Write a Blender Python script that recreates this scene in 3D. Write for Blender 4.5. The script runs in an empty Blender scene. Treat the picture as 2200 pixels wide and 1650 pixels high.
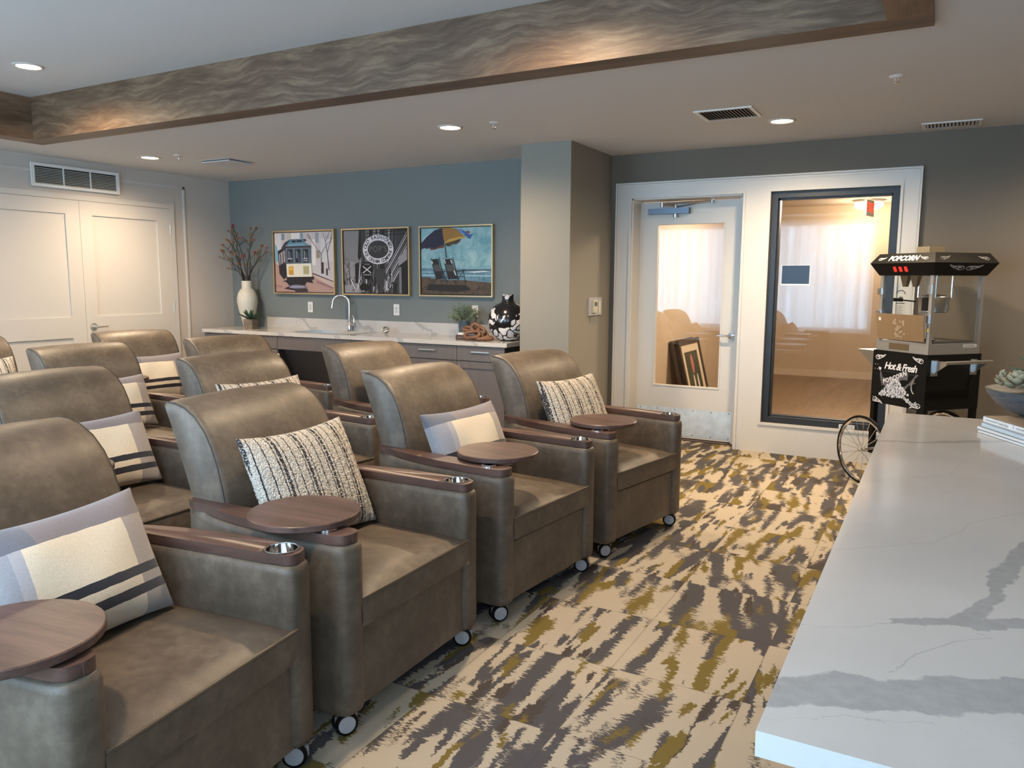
import bpy, bmesh, math, random
from mathutils import Vector, Matrix
random.seed(7)
PI = math.pi
S = bpy.context.scene
COL = S.collection

# ---------------------------------------------------------------- camera
EYE = 1.4643
cam_d = bpy.data.cameras.new('camera'); cam = bpy.data.objects.new('camera', cam_d); COL.objects.link(cam)
YAW, PITCH, ROLL, FPX = -0.50199788, -0.13196804, 0.00495476, 1671.6038
_f = Vector((math.sin(YAW)*math.cos(PITCH), math.cos(YAW)*math.cos(PITCH), math.sin(PITCH)))
_r0 = Vector((math.cos(YAW), -math.sin(YAW), 0)); _u0 = _r0.cross(_f)
_r = math.cos(ROLL)*_r0 + math.sin(ROLL)*_u0; _u = -math.sin(ROLL)*_r0 + math.cos(ROLL)*_u0
cam.matrix_world = Matrix(((_r.x, _u.x, -_f.x, 0), (_r.y, _u.y, -_f.y, 0), (_r.z, _u.z, -_f.z, EYE), (0, 0, 0, 1)))
cam_d.sensor_fit = 'HORIZONTAL'; cam_d.sensor_width = 36.0; cam_d.lens = FPX/2200*36.0
cam_d.clip_start = 0.05; cam_d.clip_end = 60
S.camera = cam

# ---------------------------------------------------------------- world, exposure
w = bpy.data.worlds.new('world'); S.world = w; w.use_nodes = True
w.node_tree.nodes['Background'].inputs[0].default_value = (0.55, 0.75, 1.0, 1)
w.node_tree.nodes['Background'].inputs[1].default_value = 0.6
S.view_settings.view_transform = 'Standard'; S.view_settings.look = 'None'
S.view_settings.exposure = 0.52; S.view_settings.gamma = 1.0
S.view_settings.use_curve_mapping = False
S.cycles.use_denoising = True
S.cycles.max_bounces = 10; S.cycles.transparent_max_bounces = 16
S.cycles.sample_clamp_indirect = 6.0
S.cycles.caustics_reflective = False; S.cycles.caustics_refractive = False

H = 2.6; XL = -7.44; YB = 6.607; YD = 6.86; XR = 2.6; YW = -0.65
WINDOWS = [(-6.9, -5.6), (-5.3, -3.3), (-2.75, -1.05), (-0.4, 1.4)]
WZ0, WZ1 = 0.62, 2.5
DAY = (0.42, 0.70, 1.0); WARM = (1.0, 0.76, 0.50)
# daylight just outside each window
for i, (a, b) in enumerate(WINDOWS):
    L = bpy.data.lights.new('window_daylight', 'AREA'); L.shape = 'RECTANGLE'
    L.size = b-a+0.1; L.size_y = WZ1-WZ0+0.1; L.color = DAY; L.energy = 98*(b-a)*(0.55 if i == 3 else 1.0)
    o = bpy.data.objects.new('window_daylight', L); COL.objects.link(o)
    o.location = ((a+b)/2, YW-0.30, (WZ0+WZ1)/2); o.rotation_euler = (math.radians(90), 0, 0)

# ---------------------------------------------------------------- helpers
class MB:
    def __init__(s):
        s.bm = bmesh.new(); s.mats = []
    def mi(s, m):
        if m is None: return 0
        if m not in s.mats: s.mats.append(m)
        return s.mats.index(m)
    def _add(s, vs, fs, m=None, M=None):
        k = s.mi(m)
        bv = [s.bm.verts.new((M @ Vector(v)) if M is not None else Vector(v)) for v in vs]
        out = []
        for f in fs:
            try:
                fc = s.bm.faces.new([bv[i] for i in f]); fc.material_index = k; out.append(fc)
            except ValueError: pass
        return out
    def box(s, a, b, m=None, M=None, bev=0, seg=2):
        x0, x1 = sorted((a[0], b[0])); y0, y1 = sorted((a[1], b[1])); z0, z1 = sorted((a[2], b[2]))
        vs = [(x0,y0,z0),(x1,y0,z0),(x1,y1,z0),(x0,y1,z0),(x0,y0,z1),(x1,y0,z1),(x1,y1,z1),(x0,y1,z1)]
        fs = [(0,3,2,1),(4,5,6,7),(0,1,5,4),(1,2,6,5),(2,3,7,6),(3,0,4,7)]
        out = s._add(vs, fs, m, M)
        if bev: s.bevel(out, bev, seg)
        return out
    def bevel(s, faces, w, seg=2, ang=30):
        es = set()
        for f in faces:
            for e in f.edges:
                if len(e.link_faces) == 2 and e.calc_face_angle(0) > math.radians(ang): es.add(e)
        if es: bmesh.ops.bevel(s.bm, geom=list(es), offset=w, segments=seg, affect='EDGES', profile=0.5, clamp_overlap=True)
    def prism(s, poly, z0, z1, m=None, M=None, bev=0, seg=2, ang=30):
        n = len(poly)
        vs = [(p[0], p[1], z0) for p in poly] + [(p[0], p[1], z1) for p in poly]
        fs = [tuple(reversed(range(n))), tuple(range(n, 2*n))] + [(i, (i+1) % n, n+(i+1) % n, n+i) for i in range(n)]
        out = s._add(vs, fs, m, M)
        if bev: s.bevel(out, bev, seg, ang)
        return out
    def loft(s, rings, m=None, M=None, caps=True, closed=True):
        n = len(rings[0]); vs = [p for r in rings for p in r]; fs = []
        for k in range(len(rings)-1):
            for i in range(n if closed else n-1):
                j = (i+1) % n
                fs.append((k*n+i, k*n+j, (k+1)*n+j, (k+1)*n+i))
        if caps:
            fs.append(tuple(reversed(range(n)))); fs.append(tuple((len(rings)-1)*n+i for i in range(n)))
        return s._add(vs, fs, m, M)
    def lathe(s, prof, c=(0,0,0), m=None, seg=24, M=None, caps=True):
        rings = [[(c[0]+r*math.cos(2*PI*i/seg), c[1]+r*math.sin(2*PI*i/seg), c[2]+z) for i in range(seg)] for r, z in prof]
        return s.loft(rings, m, M, caps)
    def tube(s, pts, r, m=None, seg=8, M=None, caps=True):
        pts = [Vector(p) for p in pts]; n = len(pts); rings = []; N = None
        for i, p in enumerate(pts):
            t = (pts[min(i+1, n-1)]-pts[max(i-1, 0)]).normalized()
            if N is None:
                N = t.cross(Vector((0,0,1)))
                if N.length < 1e-3: N = t.cross(Vector((1,0,0)))
            N = (N - N.dot(t)*t)
            if N.length < 1e-5: N = t.cross(Vector((0.3,1,0.2)))
            N.normalize(); B = t.cross(N)
            rr = r[i] if isinstance(r, (list, tuple)) else r
            rings.append([p+rr*(math.cos(2*PI*k/seg)*N+math.sin(2*PI*k/seg)*B) for k in range(seg)])
        return s.loft(rings, m, M, caps)
    def cyl(s, a, b, r, m=None, seg=20, r2=None, M=None):
        return s.tube([a, b], [r, r if r2 is None else r2], m, seg, M)
    def torus(s, c, R, r, axis='z', m=None, seg=32, k=8, M=None, a0=0, a1=2*PI):
        pts = []
        full = abs(a1-a0-2*PI) < 1e-6
        n = seg
        rings = []
        for i in range(n if full else n+1):
            a = a0+(a1-a0)*i/n
            e = Vector((math.cos(a), math.sin(a), 0)); z = Vector((0,0,1))
            ring = []
            for j in range(k):
                q = e*(R+r*math.cos(2*PI*j/k))+z*r*math.sin(2*PI*j/k)
                if axis == 'y': q = Vector((q.x, q.z, q.y))
                if axis == 'x': q = Vector((q.z, q.x, q.y))
                ring.append(Vector(c)+q)
            rings.append(ring)
        if full: rings.append(rings[0])
        vs = [p for rg in (rings[:-1] if full else rings) for p in rg]; fs = []
        cnt = n if full else len(rings)-1
        tot = n if full else n+1
        for a in range(cnt):
            b = (a+1) % tot
            for j in range(k):
                j2 = (j+1) % k
                fs.append((a*k+j, a*k+j2, b*k+j2, b*k+j))
        return s._add(vs, fs, m, M)
    def ball(s, c, r, m=None, seg=12, sc=(1,1,1), M=None):
        rings = [[(c[0]+sc[0]*r*math.sin(PI*j/seg)*math.cos(2*PI*i/seg/1), c[1]+sc[1]*r*math.sin(PI*j/seg)*math.sin(2*PI*i/seg), c[2]-sc[2]*r*math.cos(PI*j/seg)) for i in range(seg)] for j in range(1, seg)]
        return s.loft(rings, m, M)
    def poly(s, pts, m=None, M=None):
        return s._add(pts, [tuple(range(len(pts)))], m, M)
    def grid(s, fn, nu, nv, m=None, M=None, closeu=False):
        vs = [fn(i/nu, j/nv) for j in range(nv+1) for i in range(nu+1)]
        fs = [(j*(nu+1)+i, j*(nu+1)+i+1, (j+1)*(nu+1)+i+1, (j+1)*(nu+1)+i) for j in range(nv) for i in range(nu)]
        return s._add(vs, fs, m, M)
    def build(s, name, m=None, parent=None, smooth=True, ang=40, loc=None, weld=False, norm=True):
        if weld: bmesh.ops.remove_doubles(s.bm, verts=s.bm.verts, dist=1e-5)
        if norm: bmesh.ops.recalc_face_normals(s.bm, faces=s.bm.faces)
        me = bpy.data.meshes.new(name); s.bm.to_mesh(me); s.bm.free()
        if m is not None and not s.mats: me.materials.append(m)
        for q in s.mats: me.materials.append(q)
        if smooth:
            for p in me.polygons: p.use_smooth = True
            me.set_sharp_from_angle(angle=math.radians(ang))
        o = bpy.data.objects.new(name, me); COL.objects.link(o)
        if parent is not None: o.parent = parent
        if loc is not None: o.location = loc
        return o

def thing(name, label, cat, loc=(0,0,0), rz=0.0, group=None):
    o = bpy.data.objects.new(name, None); COL.objects.link(o)
    o.location = loc; o.rotation_euler = (0, 0, rz); o.empty_display_size = 0.1
    return tag(o, label, cat, group)
def tag(o, label=None, cat=None, group=None):
    if label: o['label'] = label
    if cat: o['category'] = cat
    if group: o['group'] = group
    return o
def struct(o, label=None):
    o['kind'] = 'structure'
    if label: o['label'] = label
    return o
def sthing(name, loc=(0,0,0), label=None):
    o = bpy.data.objects.new(name, None); COL.objects.link(o); o.location = loc; return struct(o, label)
KIDS = {}
def copy_tree(o, parent=None):
    c = o.copy(); COL.objects.link(c); c.parent = parent
    for ch in list(o.children): copy_tree(ch, c)
    return c

# ---- materials
def new(name):
    m = bpy.data.materials.new(name); m.use_nodes = True
    return m, m.node_tree.nodes, m.node_tree.links, m.node_tree.nodes['Principled BSDF']
def mat(name, col, rough=0.5, metal=0.0, bump=0, bscale=60, vary=0, vscale=4, spec=0.5, coat=0, emit=None, estr=0, sheen=0):
    m, N, L, P = new(name)
    P.inputs['Base Color'].default_value = (*col, 1); P.inputs['Roughness'].default_value = rough
    P.inputs['Metallic'].default_value = metal; P.inputs['Specular IOR Level'].default_value = spec
    if coat: P.inputs['Coat Weight'].default_value = coat; P.inputs['Coat Roughness'].default_value = 0.08
    if sheen: P.inputs['Sheen Weight'].default_value = sheen
    if emit: P.inputs['Emission Color'].default_value = (*emit, 1); P.inputs['Emission Strength'].default_value = estr
    tc = N.new('ShaderNodeTexCoord')
    if vary:
        n = N.new('ShaderNodeTexNoise'); n.inputs['Scale'].default_value = vscale; n.inputs['Detail'].default_value = 6
        L.new(tc.outputs['Object'], n.inputs['Vector'])
        r = N.new('ShaderNodeValToRGB'); r.color_ramp.elements[0].position = 0.3; r.color_ramp.elements[1].position = 0.7
        r.color_ramp.elements[0].color = (*[c*(1-vary) for c in col], 1); r.color_ramp.elements[1].color = (*[min(1, c*(1+vary)) for c in col], 1)
        L.new(n.outputs['Fac'], r.inputs[0]); L.new(r.outputs[0], P.inputs['Base Color'])
    if bump:
        n2 = N.new('ShaderNodeTexNoise'); n2.inputs['Scale'].default_value = bscale; n2.inputs['Detail'].default_value = 4
        L.new(tc.outputs['Object'], n2.inputs['Vector'])
        b = N.new('ShaderNodeBump'); b.inputs['Strength'].default_value = bump; b.inputs['Distance'].default_value = 0.004
        L.new(n2.outputs['Fac'], b.inputs['Height']); L.new(b.outputs[0], P.inputs['Normal'])
    return m
_fc = {}
def flat(c, rough=0.6):
    k = (round(c[0],3), round(c[1],3), round(c[2],3), rough)
    if k not in _fc: _fc[k] = mat('paint_colour', c, rough)
    return _fc[k]
def srgb(r, g, b):
    f = lambda c: c/12.92 if c <= 0.04045 else ((c+0.055)/1.055)**2.4
    return (f(r/255), f(g/255), f(b/255))
class NG:
    """tiny node-graph helper"""
    def __init__(s, name):
        s.m, s.N, s.L, s.P = new(name)
        s.tc = s.N.new('ShaderNodeTexCoord')
    def n(s, t, ins=None, **kw):
        q = s.N.new(t)
        for k, v in kw.items(): setattr(q, k, v)
        for k, v in (ins or {}).items(): s.put(q.inputs[k], v)
        return q
    def put(s, sock, v):
        if hasattr(v, 'is_output') or isinstance(v, bpy.types.NodeSocket): s.L.new(v, sock)
        elif hasattr(v, 'outputs'): s.L.new(v.outputs[0], sock)
        else: sock.default_value = v
    def math(s, op, a, b=0.0, c=None):
        q = s.N.new('ShaderNodeMath'); q.operation = op; s.put(q.inputs[0], a); s.put(q.inputs[1], b)
        if c is not None: s.put(q.inputs[2], c)
        return q.outputs[0]
    def ramp(s, fac, stops, interp='LINEAR'):
        q = s.N.new('ShaderNodeValToRGB'); cr = q.color_ramp; cr.interpolation = interp
        while len(cr.elements) < len(stops): cr.elements.new(0.5)
        for e, (p, c) in zip(cr.elements, stops): e.position = p; e.color = (*c, 1) if len(c) == 3 else c
        s.put(q.inputs[0], fac); return q.outputs[0]
    def mix(s, f, a, b):
        q = s.N.new('ShaderNodeMix'); q.data_type = 'RGBA'
        s.put(q.inputs[0], f)
        for k, v in ((6, a), (7, b)):
            if isinstance(v, tuple): q.inputs[k].default_value = (*v, 1) if len(v) == 3 else v
            else: s.put(q.inputs[k], v)
        return q.outputs[2]
    def sep(s, v):
        q = s.N.new('ShaderNodeSeparateXYZ'); s.L.new(v, q.inputs[0]); return q.outputs
    def comb(s, x, y, z=0.0):
        q = s.N.new('ShaderNodeCombineXYZ'); s.put(q.inputs[0], x); s.put(q.inputs[1], y); s.put(q.inputs[2], z); return q.outputs[0]
    def noise(s, v, scale, detail=4, rough=0.5, dist=0.0):
        q = s.N.new('ShaderNodeTexNoise'); s.L.new(v, q.inputs['Vector']); q.inputs['Scale'].default_value = scale
        q.inputs['Detail'].default_value = detail; q.inputs['Roughness'].default_value = rough; q.inputs['Distortion'].default_value = dist
        return q.outputs['Fac']
    def bump(s, h, strength=0.3, dist=0.005):
        q = s.N.new('ShaderNodeBump'); q.inputs['Strength'].default_value = strength; q.inputs['Distance'].default_value = dist
        s.put(q.inputs['Height'], h); s.L.new(q.outputs[0], s.P.inputs['Normal'])
    def base(s, c): s.put(s.P.inputs['Base Color'], c if not isinstance(c, tuple) else (*c, 1))
    def rough(s, r): s.put(s.P.inputs['Roughness'], r)

def wood_mat(name, dark, light, axis=0, scale=6.0, rough=0.45, wav=0.0, stretch=9.0):
    g = NG(name); x, y, z = g.sep(g.tc.outputs['Object'])
    c = [x, y, z]
    along = c[axis]; oth = [c[i] for i in range(3) if i != axis]
    v = g.comb(g.math('MULTIPLY', along, 1.0/stretch), oth[0], oth[1])
    w1 = g.noise(v, scale*0.8, 3, 0.5)
    v2 = g.comb(g.math('MULTIPLY', along, 1.0/stretch), g.math('ADD', oth[0], g.math('MULTIPLY', w1, wav)), g.math('ADD', oth[1], g.math('MULTIPLY', w1, wav)))
    n = g.noise(v2, scale*3, 8, 0.65, 0.3)
    fine = g.noise(g.comb(g.math('MULTIPLY', along, 0.06), oth[0], oth[1]), scale*40, 3)
    f = g.math('ADD', g.math('MULTIPLY', n, 0.8), g.math('MULTIPLY', fine, 0.25))
    mid = tuple((a+b)/2 for a, b in zip(dark, light))
    g.base(g.ramp(f, [(0.36, dark), (0.5, mid), (0.66, light)])); g.rough(rough)
    g.bump(fine, 0.08, 0.002)
    return g.m

WALL_L = mat('greige_paint', (0.56, 0.51, 0.46), 0.85, bump=0.05, bscale=200)
WALL_ACC = mat('slate_blue_paint', (0.182, 0.200, 0.196), 0.85, bump=0.05, bscale=200)
WALL_D = mat('grey_taupe_paint', (0.165, 0.142, 0.113), 0.85, bump=0.05, bscale=200)
WALL_C = mat('sage_grey_paint', (0.25, 0.235, 0.20), 0.85, bump=0.05, bscale=200)
CEIL = mat('ceiling_paint', (0.60, 0.59, 0.58), 0.9, bump=0.08, bscale=220)
WHITE = mat('white_enamel', (0.64, 0.62, 0.58), 0.45)
WHITE2 = mat('cream_door_enamel', (0.60, 0.57, 0.53), 0.5)
STEEL = mat('brushed_steel', (0.62, 0.63, 0.64), 0.28, 1.0, bump=0.05, bscale=300)
CHROME = mat('chrome', (0.8, 0.8, 0.8), 0.07, 1.0)
NICKEL = mat('satin_nickel', (0.72, 0.70, 0.66), 0.38, 0.9)
BLACK = mat('black_powder_coat', (0.005, 0.005, 0.005), 0.45, spec=0.18)
BLACKFRAME = mat('black_window_frame', (0.018, 0.022, 0.028), 0.4)
DARK = mat('dark_void', (0.02, 0.02, 0.02), 0.9)
PLASTIC_W = mat('white_plastic', (0.75, 0.75, 0.73), 0.35)
WALNUT = wood_mat('walnut_laminate', (0.050, 0.026, 0.020), (0.125, 0.070, 0.056), 0, 9, 0.38, 0.1, 8)
def beam_mat():
    g = NG('figured_beam_wood'); x, y, z = g.sep(g.tc.outputs['Object'])
    w1 = g.noise(g.comb(g.math('MULTIPLY', x, 0.9), y, g.math('MULTIPLY', z, 1.5)), 1.6, 2, 0.5); w2 = g.noise(g.comb(g.math('MULTIPLY', x, 0.8), y, z), 7, 3, 0.5)
    zz = g.math('ADD', z, g.math('ADD', g.math('MULTIPLY', w1, 0.24), g.math('MULTIPLY', w2, 0.055)))
    n = g.noise(g.comb(g.math('MULTIPLY', x, 0.10), y, zz), 34, 5, 0.62); big = g.noise(g.comb(g.math('MULTIPLY', x, 0.3), y, zz), 6, 2, 0.5)
    fib = g.noise(g.comb(g.math('MULTIPLY', x, 0.05), y, z), 260, 2, 0.5)
    f = g.math('ADD', g.math('ADD', g.math('MULTIPLY', n, 0.60), g.math('MULTIPLY', big, 0.25)), g.math('MULTIPLY', fib, 0.15))
    g.base(g.ramp(f, [(0.36, (0.078, 0.043, 0.024)), (0.50, (0.138, 0.085, 0.050)), (0.62, (0.235, 0.158, 0.098))])); g.rough(0.5); g.bump(n, 0.06, 0.002)
    return g.m
BEAM = beam_mat()
BEAM_S = wood_mat('beam_underside_wood', (0.07, 0.042, 0.025), (0.16, 0.10, 0.062), 0, 3.0, 0.5, 0.2, 8)
BEAM_Y = wood_mat('beam_wood_side', (0.085, 0.050, 0.028), (0.24, 0.15, 0.09), 1, 2.2, 0.5, 0.6, 3.5)
CAB = wood_mat('cabinet_laminate', (0.118, 0.103, 0.100), (0.140, 0.123, 0.119), 2, 9, 0.5, 0.05, 12)
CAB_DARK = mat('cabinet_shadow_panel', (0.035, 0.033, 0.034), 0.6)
GOLD = mat('champagne_gold', (0.62, 0.47, 0.27), 0.35, 0.9)

def glass_mat(name, tint=(1,1,1), refl=1.0, ior=1.5, rough=0.0):
    g = NG(name); N, L = g.N, g.L
    N.remove(g.P)
    t = g.n('ShaderNodeBsdfTransparent'); t.inputs[0].default_value = (*tint, 1)
    gl = g.n('ShaderNodeBsdfGlossy'); gl.inputs['Roughness'].default_value = rough
    fr = g.n('ShaderNodeFresnel'); fr.inputs[0].default_value = ior
    geo = g.n('ShaderNodeNewGeometry')
    f = g.math('MULTIPLY', g.math('MULTIPLY', fr.outputs[0], refl), g.math('SUBTRACT', 1.0, geo.outputs['Backfacing']))
    mx = g.n('ShaderNodeMixShader'); L.new(f, mx.inputs[0]); L.new(t.outputs[0], mx.inputs[1]); L.new(gl.outputs[0], mx.inputs[2])
    L.new(mx.outputs[0], N['Material Output'].inputs[0])
    return g.m
GLASS_WALL = glass_mat('interior_window_glass', (0.97, 0.95, 0.92), 1.0, 1.75)
GLASS = glass_mat('clear_glass', (0.97, 0.98, 0.98), 0.8, 1.45)
GLASS_SMOKE = glass_mat('bronze_acrylic', (0.55, 0.40, 0.25), 1.0, 1.6, 0.05)

# leather
g = NG('taupe_leather'); v = g.tc.outputs['Object']
n1 = g.noise(v, 7, 6, 0.65); n2 = g.noise(v, 38, 5, 0.6)
f = g.math('ADD', g.math('MULTIPLY', n1, 0.65), g.math('MULTIPLY', n2, 0.35))
g.base(g.ramp(f, [(0.37, (0.084, 0.064, 0.047)), (0.5, (0.118, 0.090, 0.066)), (0.65, (0.172, 0.134, 0.098))]))
g.rough(g.ramp(n2, [(0.3, (0.40,)*3), (0.7, (0.52,)*3)])); g.bump(g.noise(v, 260, 3), 0.12, 0.002)
g.P.inputs['Specular IOR Level'].default_value = 0.42
LEATHER = g.m
PIPING = mat('leather_piping', (0.095, 0.070, 0.047), 0.45)
SEAM_GAP_SHADE = mat('thread_and_gap_shade', (0.05, 0.045, 0.038), 0.7)  # thread of the side seams, also colours the painted shadow under the cushion

# carpet tiles
T = 0.4925
g = NG('carpet_tiles'); x, y, z = g.sep(g.tc.outputs['Object'])
tx = g.math('FLOOR', g.math('DIVIDE', g.math('SUBTRACT', x, -0.52), T)); ty = g.math('FLOOR', g.math('DIVIDE', g.math('SUBTRACT', y, 2.64), T))
wn = g.n('ShaderNodeTexWhiteNoise'); g.L.new(g.comb(tx, ty), wn.inputs['Vector'])
rr, gg, bb = g.sep(wn.outputs['Color'])
ox = g.math('MULTIPLY', rr, 1.2); oy = g.math('MULTIPLY', gg, 0.5)
hair = g.noise(g.comb(g.math('MULTIPLY', x, 0.6), g.math('MULTIPLY', y, 4.0)), 26, 4, 0.7)     # brushed fringes across the stripes
jag2 = g.noise(g.comb(x, y), 45, 5, 0.65)
reg = g.noise(g.comb(x, y), 1.6, 2, 0.5)
hamp = g.ramp(g.noise(g.comb(g.math('ADD', x, 9.0), y), 3.5, 2, 0.5), [(0.42, (0.02,)*3), (0.60, (0.16,)*3)])
jx = g.math('ADD', g.math('MULTIPLY', g.math('SUBTRACT', hair, 0.5), hamp), g.math('MULTIPLY', g.math('SUBTRACT', jag2, 0.5), 0.05))
skew = g.math('MULTIPLY', g.math('SUBTRACT', rr, 0.35), g.math('MULTIPLY', y, 0.30))
X = g.math('ADD', g.math('ADD', g.math('ADD', x, ox), jx), skew); Y = g.math('ADD', y, oy)
nA = g.noise(g.comb(X, g.math('MULTIPLY', Y, 0.14)), 13.0, 2, 0.55)
nB = g.noise(g.comb(g.math('ADD', X, 17.3), g.math('MULTIPLY', Y, 0.17)), 13.0, 2, 0.55)
nC = g.noise(g.comb(g.math('ADD', X, 41.0), g.math('MULTIPLY', Y, 0.14)), 15.0, 2, 0.5)
thr = g.math('ADD', g.math('MULTIPLY', g.math('SUBTRACT', bb, 0.5), 0.07), g.math('MULTIPLY', g.math('SUBTRACT', reg, 0.5), 0.28))
cream = srgb(188, 175, 156); olive = srgb(122, 106, 58); grey = srgb(88, 85, 87); brown = srgb(82, 74, 70)
mGrey = g.ramp(g.math('ADD', nA, thr), [(0.518, (0,0,0)), (0.525, (1,1,1))])
mOl = g.ramp(g.math('SUBTRACT', nB, g.math('MULTIPLY', thr, 0.4)), [(0.582, (0,0,0)), (0.589, (1,1,1))])
mBr = g.ramp(g.math('ADD', nC, g.math('MULTIPLY', thr, 0.5)), [(0.605, (0,0,0)), (0.612, (1,1,1))])
c = g.mix(mGrey, cream, grey); c = g.mix(mBr, c, brown); c = g.mix(mOl, c, olive)
sp = g.noise(g.comb(x, y), 900, 2, 0.5)
spk = g.ramp(sp, [(0.3, (0.72,)*3), (0.7, (1.15,)*3)])
mm = g.n('ShaderNodeMix'); mm.data_type = 'RGBA'; mm.blend_type = 'MULTIPLY'; mm.inputs[0].default_value = 1.0
g.L.new(c, mm.inputs[6]); g.L.new(spk, mm.inputs[7])
# fine tile joints
fx = g.math('FRACT', g.math('DIVIDE', g.math('SUBTRACT', x, -0.52), T)); fy = g.math('FRACT', g.math('DIVIDE', g.math('SUBTRACT', y, 2.64), T))
ex = g.math('LESS_THAN', g.math('MINIMUM', fx, fy), 0.006)
g.base(g.mix(g.math('MULTIPLY', ex, 0.45), mm.outputs[2], (0.06, 0.055, 0.05)))
g.rough(0.95); g.bump(sp, 0.5, 0.004); g.P.inputs['Specular IOR Level'].default_value = 0.1
CARPET = g.m

# hallway plank floor
g = NG('hall_plank_floor'); x, y, z = g.sep(g.tc.outputs['Object'])
row = g.math('FLOOR', g.math('DIVIDE', x, 0.10)); wn = g.n('ShaderNodeTexWhiteNoise'); wn.noise_dimensions = '1D'; g.L.new(row, wn.inputs['W'])
yy = g.math('ADD', y, g.math('MULTIPLY', wn.outputs[0], 1.2)); row2 = g.math('FLOOR', g.math('DIVIDE', yy, 0.9))
wn2 = g.n('ShaderNodeTexWhiteNoise'); g.L.new(g.comb(row, row2), wn2.inputs['Vector'])
gr = g.noise(g.comb(g.math('MULTIPLY', x, 12.0), y), 9, 6, 0.7)
f = g.math('ADD', g.math('MULTIPLY', wn2.outputs[0], 0.12), g.math('MULTIPLY', gr, 0.85))
g.base(g.ramp(f, [(0.2, srgb(78, 62, 50)), (0.75, srgb(150, 126, 104))])); g.rough(0.42)
HALLFLOOR = g.m

def marble(name, vein_nodes):
    g = NG(name); v = g.tc.outputs['Object']; x, y, z = g.sep(v)
    warp = g.noise(v, 5.5, 5, 0.6); fine = g.noise(v, 38, 6, 0.7)
    mid = g.noise(v, 11, 4, 0.6); fine2 = g.noise(v, 110, 4, 0.65)
    wig = g.math('ADD', g.math('MULTIPLY', g.math('SUBTRACT', mid, 0.5), 0.13), g.math('ADD', g.math('MULTIPLY', g.math('SUBTRACT', fine, 0.5), 0.022), g.math('MULTIPLY', g.math('SUBTRACT', fine2, 0.5), 0.010)))
    wx = g.math('ADD', x, g.math('MULTIPLY', wig, 0.7)); wy = g.math('ADD', y, wig)
    fac = vein_nodes(g, wx, wy, z, warp, fine)
    cl = g.ramp(g.noise(v, 3, 4), [(0.3, (0.50, 0.475, 0.45)), (0.7, (0.57, 0.545, 0.52))])
    vc = g.ramp(fine, [(0.3, (0.20, 0.205, 0.21)), (0.7, (0.31, 0.31, 0.315))])
    g.base(g.mix(fac, cl, vc)); g.rough(0.12); g.P.inputs['Specular IOR Level'].default_value = 0.5
    return g.m
def seg_vein(g, x, y, pts, widths, soft=0.004):
    """max over segments of (1 - smooth distance); widths per vertex"""
    out = None
    for (a, b), (wa, wb) in zip(zip(pts[:-1], pts[1:]), zip(widths[:-1], widths[1:])):
        dx, dy = b[0]-a[0], b[1]-a[1]; L2 = dx*dx+dy*dy
        px = g.math('SUBTRACT', x, a[0]); py = g.math('SUBTRACT', y, a[1])
        t = g.math('DIVIDE', g.math('ADD', g.math('MULTIPLY', px, dx), g.math('MULTIPLY', py, dy)), L2)
        t = g.math('MINIMUM', g.math('MAXIMUM', t, 0.0), 1.0)
        ex = g.math('SUBTRACT', px, g.math('MULTIPLY', t, dx)); ey = g.math('SUBTRACT', py, g.math('MULTIPLY', t, dy))
        d = g.math('SQRT', g.math('ADD', g.math('MULTIPLY', ex, ex), g.math('MULTIPLY', ey, ey)))
        wd = g.math('ADD', g.math('MULTIPLY', t, wb-wa), wa)
        k = g.math('DIVIDE', g.math('SUBTRACT', wd, d), soft)
        k = g.math('MINIMUM', g.math('MAXIMUM', k, 0.0), 1.0)
        out = k if out is None else g.math('MAXIMUM', out, k)
    return out
def island_veins(g, x, y, z, warp, fine):
    P = []
    P.append(seg_vein(g, x, y, [(-0.2,1.02),(-0.08,1.09),(0.02,1.13),(0.13,1.19),(0.4,1.30),(0.9,1.42)], [0.030,0.052,0.050,0.056,0.07,0.05], 0.006))
    P.append(seg_vein(g, x, y, [(-0.20,1.25),(-0.045,1.343),(-0.03,1.368),(0.066,1.42),(0.12,1.56),(0.14,1.72),(0.2,1.92),(0.3,2.1)], [0.0016,0.0025,0.014,0.020,0.015,0.021,0.024,0.02], 0.004))
    P.append(seg_vein(g, x, y, [(0.066,1.42),(0.2,1.46),(0.5,1.5)], [0.02,0.022,0.01], 0.004))
    a = seg_vein(g, x, y, [(-0.163,1.683),(0.023,1.845),(0.107,2.061),(0.209,2.204),(0.5,2.5)], [0.0021]*5, 0.004)
    b = seg_vein(g, x, y, [(-0.02,1.19),(0.003,1.257),(0.059,1.341),(0.107,1.377),(0.079,1.41)], [0.0021]*5, 0.003)
    c = seg_vein(g, x, y, [(-0.153,2.339),(0.053,2.536),(0.093,2.762),(0.2,2.95)], [0.0020]*4, 0.005)
    d = seg_vein(g, x, y, [(-0.2,2.95),(0.0,3.03),(0.157,3.145),(0.5,3.3)], [0.012,0.020,0.022,0.01], 0.008)
    e = seg_vein(g, x, y, [(-0.165,0.965),(-0.05,1.03),(0.05,1.06),(0.2,1.06)], [0.001,0.002,0.001,0.001], 0.003)
    out = P[0]
    for q in P[1:]+[a, b, c, e]: out = g.math('MAXIMUM', out, q)
    return g.math('MULTIPLY', g.math('MAXIMUM', out, g.math('MULTIPLY', d, 0.8)), 0.62)
MARBLE_I = marble('veined_quartz_island', island_veins)
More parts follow.
